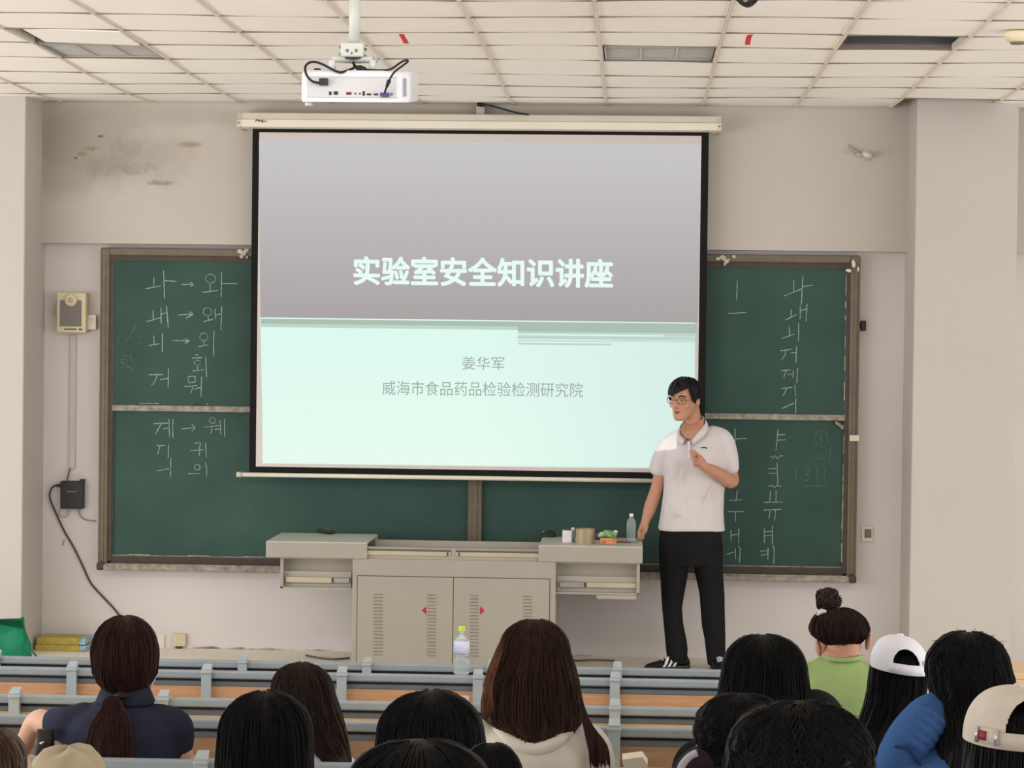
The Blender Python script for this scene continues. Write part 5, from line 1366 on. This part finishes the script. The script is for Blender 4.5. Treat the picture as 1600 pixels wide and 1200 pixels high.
# -- black hair in front of the lecturer's shoes
s = Seat(1195, 992, 6.6)
t, M, so_ = seated(s, 'person with straight black hair and black top in front of the lecturer', skin2_m, bw=.20, top_m=blackt)
hair_from(s, t, H_black, 992, (1045, 1131, 1259), [(1070, 1125, 1263), (1095, 1121, 1267), (1125, 1120, 1270), (1160, 1124, 1266)], seed=17, part=.002, fly=4, top_x=1193)
bm = bmesh.new(); limb(bm, [s.P(1225, 1125, .0), s.P(1258, 1106, -.02), s.P(1283, 1106, -.02), s.P(1300, 1135, .02), s.P(1306, 1185, .06)], [.05, .046, .046, .046, .044], 16)
remesh('raised_sleeve', bm, .008, blackt, so_, 2)
# -- short-haired person
s = Seat(1158, 1085, 5.5)
plum = cloth('plum_cotton', (52, 42, 52))
t, M, so_ = seated(s, 'person with short tousled dark hair and a plum top, left of the largest dark head', skin_m, bw=.20, top_m=plum, pitch=4)
hair_from(s, t, H_black, 1085, (1130, 1092, 1222), [(1155, 1088, 1224), (1175, 1094, 1218), (1190, 1104, 1208)], seed=18, curl=1.2, rough_=.012, tips=.01, strands=340, fly=60, hang=.07, top_x=1160)
bm = bmesh.new(); ell(bm, s.P(1095, 1184, -.02), (.012, .02, .034), Matrix.Rotation(R(-12), 3, 'Y')); obj('ear', bm, skin_m, t, True)
bm = bmesh.new(); P_ = spline([s.P(1060, 1215, -.035).to_tuple(), s.P(1066, 1196, -.042).to_tuple(), s.P(1078, 1182, -.047).to_tuple(), s.P(1090, 1176, -.05).to_tuple()], 5)
tube(bm, P_, (.009), 8); obj('shoulder_stripe', bm, mat('pale_stripe', (186, 182, 192), .8), so_, True)
bm = bmesh.new(); limb(bm, [s.P(1058, 1235, -.0), s.P(1072, 1205, -.01), s.P(1092, 1186, -.02), s.P(1120, 1180, -.03)], [.04, .032, .032, .04], 12); remesh('shoulder', bm, .009, plum, so_, 2)
# -- largest near head
s = Seat(1250, 1097, 3.72)
t, M, so_ = seated(s, 'largest dark head near the bottom right, seen from behind', skin_m, bw=.20, top_m=blackt)
hair_from(s, t, H_black, 1097, (1180, 1141, 1361), [(1220, 1136, 1366), (1270, 1142, 1360), (1310, 1160, 1342)], seed=19, curl=.9, rough_=.008, tips=.01, strands=420, fly=120)
# -- person with a bun in the green shirt
s = Seat(1312, 950, 7.66)
green = cloth('lime_cotton', (148, 170, 112))
t, M, so_ = seated(s, 'person with hair in a top bun and a lime green t-shirt', skin_m, bw=.165, top_m=green, pitch=26, yaw=-6, head=.82, sleeve=.14, up=.105)
hair_from(s, t, H_brown, 950, (984, 1266, 1357), [(993, 1269, 1354), (1001, 1280, 1346), (1008, 1292, 1336), (1013, 1302, 1328)], seed=20, tips=0, strands=260, fly=20, hang=.095, front=True)
limb_b = bmesh.new(); limb(limb_b, [s.P(1318, 1000, -.02), s.P(1318, 1018, -.03), s.P(1317, 1034, -.03)], [.052, .05, .054], 16); obj('nape', limb_b, skin_m, t, True)
for u_, sg in ((1279, -1), (1357, 1)):
    bm = bmesh.new(); ell(bm, s.P(u_, 1013 if sg < 0 else 1003, -.01), (.010, .016, .026), Matrix.Rotation(R(12*sg), 3, 'Y')); obj('ear', bm, skin_m, t, True)
bm = bmesh.new(); rnd = random.Random(8); bc = s.P(1294, 937, -.0)
ell(bm, bc, (.034, .034, .034), None, 16, 12); ell(bm, bc+Vector((-.010, 0, -.026)), (.02, .02, .024), None, 12, 8)
for q in range(46):
    a0 = rnd.uniform(0, 2*PI); tl = rnd.uniform(0, PI); r_ = rnd.uniform(.033, .042); ax = Vector((math.sin(tl)*math.cos(a0), math.sin(tl)*math.sin(a0), math.cos(tl))); e1 = ax.orthogonal().normalized(); e2 = ax.cross(e1)
    st = rnd.uniform(0, 2*PI); tube(bm, [bc+(e1*math.cos(st+j*.35)+e2*math.sin(st+j*.35))*r_ for j in range(8)], [(.004*math.sin(PI*(.1+.8*j/7)), .0025) for j in range(8)], 4)
obj('hair_bun', bm, H_brown, t, True)
bm = bmesh.new(); tube(bm, [s.P(1277, 961, -.03), s.P(1284, 955, -.045), s.P(1291, 956, -.045)], [.004, .009, .005], 8); obj('hair_clip', bm, mat('pale_clip', (214, 204, 196), .5), t, True)
bm = bmesh.new(); limb(bm, [s.P(1288, 1026, -.05), s.P(1302, 1030, -.085), s.P(1318, 1032, -.092), s.P(1334, 1030, -.085), s.P(1348, 1026, -.05)], [.006, .008, .008, .008, .006], 8); obj('neckband', bm, green, so_, True)

# -- caps
def cap(S_, parent, m, top, vb, ul, ur, tilt, arch, strap_v, dr=.115, brim=True):
    """baseball cap worn forwards: dome with an arched opening at the back, strap, button and brim"""
    cb = S_.P((ul+ur)/2, vb); rx = (ur-ul)/2*S_.k; ct = S_.P((ul+ur)/2, top); h = ct.z-cb.z
    n, rows = 240, 84
    def sf(a, t, o=0):
        e = math.sin(PI/2*min(1, t+.0))**.8; zz = cb.z+h*math.cos(PI/2*t)**.9
        return Vector((cb.x+(rx*e+o)*math.sin(a)*(1+.01*math.cos(6*a)*(1-t)), S_.Y-(dr*e+o)*math.cos(a), zz+math.sin(a)*rx*e*tilt))
    ac, aw, ah = arch                                                # arch centre angle, half width (rad), height (t from the edge)
    sv = strap_v
    b = bmesh.new(); out = [[b.verts.new(sf(2*PI*k/n, (i+.15)/(rows+.15))) for k in range(n)] for i in range(rows+1)]
    inn = [[b.verts.new(sf(2*PI*k/n, (i+.15)/(rows+.15), -.003)) for k in range(n)] for i in range(rows+1)]
    def hole(k, i):
        a = ((2*PI*(k+.5)/n-ac+PI) % (2*PI))-PI; t = (i+.5)/rows
        if t > 1-sv: return False
        q = (t-(1-sv-ah))/ah
        return q > 0 and abs(a) < aw*math.sqrt(max(0, 1-(1-q)**2))
    keep = {(k, i): not hole(k, i) for k in range(n) for i in range(rows)}
    for (k, i), ok in keep.items():
        if not ok: continue
        k2 = (k+1) % n
        b.faces.new((out[i][k], out[i][k2], out[i+1][k2], out[i+1][k])); b.faces.new((inn[i][k], inn[i+1][k], inn[i+1][k2], inn[i][k2]))
        for (dk, di, e) in ((1, 0, (k2, i, k2, i+1)), (-1, 0, (k, i+1, k, i)), (0, 1, (k2, i+1, k, i+1)), (0, -1, (k, i, k2, i))):
            nb = ((k+dk) % n, i+di)
            if not keep.get(nb, False) and not (i+di < 0): b.faces.new((out[e[1]][e[0]], out[e[3]][e[2]], inn[e[3]][e[2]], inn[e[1]][e[0]]))
    b.faces.new([out[0][k] for k in range(n)])
    c = obj('cap', b, m, parent, True)
    ell_b = ell(bmesh.new(), sf(0, 0)+Vector((0, 0, .0)), (.010, .010, .007)); obj('cap_button', ell_b, m, c, True)
    # strap closing the opening
    b = bmesh.new(); A = [ac-aw*1.25+2.5*aw*j/14 for j in range(15)]
    ring_loft(b, [[sf(a, 1-sv, .003), sf(a, .995, .003), sf(a, .995, .0), sf(a, 1-sv, .0)] for a in A]); obj('strap', b, m, c, True)
    if brim:
        b = bmesh.new(); rings = []
        for j in range(13):
            a = PI-1.05+2.1*j/12; p = sf(a, .98); q = p+Vector((0, .075*math.cos((j-6)/6*1.35), -.012)); rings.append([p, q, q+Vector((0, 0, .004)), p+Vector((0, 0, .004))])
        ring_loft(b, rings); obj('brim', b, m, c, True)
    return c, sf
cap_w = mat('white_cap_cotton', (222, 222, 230), .8, .04, 30, spec=.1); cap_b = mat('beige_cap_cotton', (206, 196, 184), .8, .04, 30, spec=.1)
steel = mat('buckle_steel', (196, 198, 200), .25, .05, 20, metallic=.9)
s = Seat(1405, 994, 6.84)
t, M, so_ = seated(s, 'person with long black hair under a plain white cap, right of the green shirt', skin2_m, bw=.15, top_m=blackt, head=.82)
hair_from(s, t, H_black, 1008, (1042, 1363, 1449), [(1060, 1360, 1448), (1090, 1356, 1444), (1115, 1346, 1440), (1140, 1334, 1426), (1165, 1335, 1400)], seed=21, fly=0, tips=.03, hang=.07)
c, sf = cap(s, t, cap_w, 993, 1046, 1360, 1452, -.12, (.10, .50, .32), .17)
bm = bmesh.new(); box(bm, -.012, .012, -.004, .004, -.009, .009, .002, 1); bmesh.ops.transform(bm, matrix=Matrix.Translation(s.P(1446, 1038, -.075)) @ Matrix.Rotation(R(48), 4, 'Z'), verts=bm.verts); obj('buckle', bm, steel, c)
# -- blue jacket
s = Seat(1515, 988, 5.95)
blue = cloth('blue_jacket', (60, 94, 146))
el_b = s.P(1405, 1180, .02); wr_b = s.P(1400, 1255, .22); hn_b = s.P(1420, 1262, .31)
t, M, so_ = seated(s, 'person with thick dark wavy hair in a blue jacket', skin2_m, bw=.165, top_m=blue, top_name='blue_jacket', sleeve=.4, extra={-1: (el_b, wr_b, hn_b)})
hair_from(s, t, H_black, 988, (1040, 1450, 1574), [(1060, 1450, 1582), (1080, 1456, 1586), (1100, 1460, 1576), (1130, 1464, 1570), (1170, 1458, 1570), (1210, 1456, 1572)], seed=22, curl=.9, rough_=.010, tips=.03, strands=420, fly=40, top_x=1512, hang=.10)
bm = bmesh.new(); limb(bm, [s.P(1478, 1108, -.02), s.P(1448, 1126, -.03), s.P(1418, 1165, -.03), s.P(1400, 1215, .0)], [(.05, .05), (.058, .058), (.062, .06), (.06, .06)], 18)
for (u_, v_, a_) in ((1458, 1114, .6), (1450, 1125, .6), (1442, 1136, .6), (1434, 1147, .65), (1426, 1158, .7)):
    limb(bm, [s.P(u_-20, v_-12, -.078), s.P(u_, v_+2, -.096), s.P(u_+22, v_+20, -.078)], [.006, .010, .006], 8)
remesh('sleeve', bm, .0055, blue, so_, 2)
bm = bmesh.new(); tube(bm, spline([s.P(1398, 1166, -.08).to_tuple(), s.P(1418, 1170, -.095).to_tuple(), s.P(1436, 1190, -.09).to_tuple(), s.P(1440, 1206, -.07).to_tuple()], 5), .004, 8); obj('seam', bm, mat('navy_seam', (38, 56, 92), .8), so_, True)
# -- beige cap bottom right
s = Seat(1590, 1072, 4.7)
t, M, so_ = seated(s, 'person in a beige cap with a red tag, bottom right corner', skin2_m, bw=.18, top_m=blackt, head=.98)
hair_from(s, t, H_black, 1090, (1152, 1512, 1668), [(1175, 1508, 1670), (1205, 1504, 1672), (1240, 1504, 1672)], seed=23, fly=0, hang=.09)
c, sf = cap(s, t, cap_b, 1072, 1158, 1506, 1674, -.03, (.10, .52, .46), .17, dr=.125)
bm = ring_loft_b = bmesh.new(); A = [-.95+.42*j/6 for j in range(7)]
ring_loft(bm, [[sf(a, .80, .0045), sf(a, .97, .0045), sf(a, .97, .001), sf(a, .80, .001)] for a in A]); obj('strap_end', bm, cap_b, c, True)
bm = bmesh.new(); A = [-.92+.16*j/4 for j in range(5)]
ring_loft(bm, [[sf(a, .84, .006), sf(a, .94, .006), sf(a, .94, .003), sf(a, .84, .003)] for a in A]); obj('red_tag', bm, mat('red_tag', (150, 44, 62), .6), c, True)
for a0 in (-.95, -.56):
    bm = bmesh.new(); tube(bm, [sf(a0, .80, .007), sf(a0, .97, .007)], .003, 8); obj('clip', bm, steel, c, True)
# -- partial heads at the bottom left
s = Seat(-26, 1138, 3.9)
t, M, so_ = seated(s, 'brown-haired head cut off by the bottom left corner', skin2_m, bw=.17, top_m=blackt)
hair_from(s, t, mat('hair_mid_brown', (58, 42, 34), .5, .3, 22, spec=.25, stretch=(5, 5, .5), col2=(98, 72, 56)), 1138, (1200, -90, 40), [(1230, -95, 45), (1270, -90, 40)], seed=24, fly=10)
s = Seat(107, 1178, 4.75)
t, M, so_ = seated(s, 'person in a round beige hat low at the bottom edge, by the navy shirt', skin2_m, bw=.17, top_m=blackt, head=.96)
hair_from(s, t, H_black, 1190, (1240, 60, 155), [(1270, 56, 160)], seed=25, fly=0)
prof = [(.094, -.135), (.098, -.10), (.098, -.06), (.088, -.028), (.066, -.009), (.035, -.001), (.006, .0005)]
bm = bmesh.new(); cc = s.c
ring_loft(bm, [[Vector((cc.x+r_*.78*1.0*math.sin(2*PI*k/40)*(1+.03*math.sin(5*2*PI*k/40)), cc.y-r_*1.1*math.cos(2*PI*k/40), cc.z+.012+z+.006*math.sin(3*2*PI*k/40))) for k in range(40)] for r_, z in prof]); hat = obj('hat', bm, mat('beige_canvas', (176, 162, 138), .85, .08, 20, spec=.1, bump=.2), t, True)
bm = bmesh.new(); ring_loft(bm, [[Vector((cc.x+r_*.8*math.sin(2*PI*k/40), cc.y-r_*1.1*math.cos(2*PI*k/40), cc.z+.012+z)) for k in range(40)] for r_, z in ((.096, -.13), (.15, -.155), (.15, -.160), (.094, -.137))], cap=False); obj('hat_brim', bm, mat('beige_canvas_brim', (184, 168, 140), .85, .08, 20), hat, True)
# small crumpled paper by the white hooded top
pp = at(1000, 1190, -D+6.9)
bm = bmesh.new(); prism(bm, [(972, 1187), (1004, 1183), (1012, 1195), (1012, 1215), (978, 1215)], -D+6.9, -D+7.0); tag(obj('paper_sheet', bm, mat('paper', (214, 204, 186), .8, .05, 20)), 'pale folded paper beside the arm of the white hooded top', 'paper')
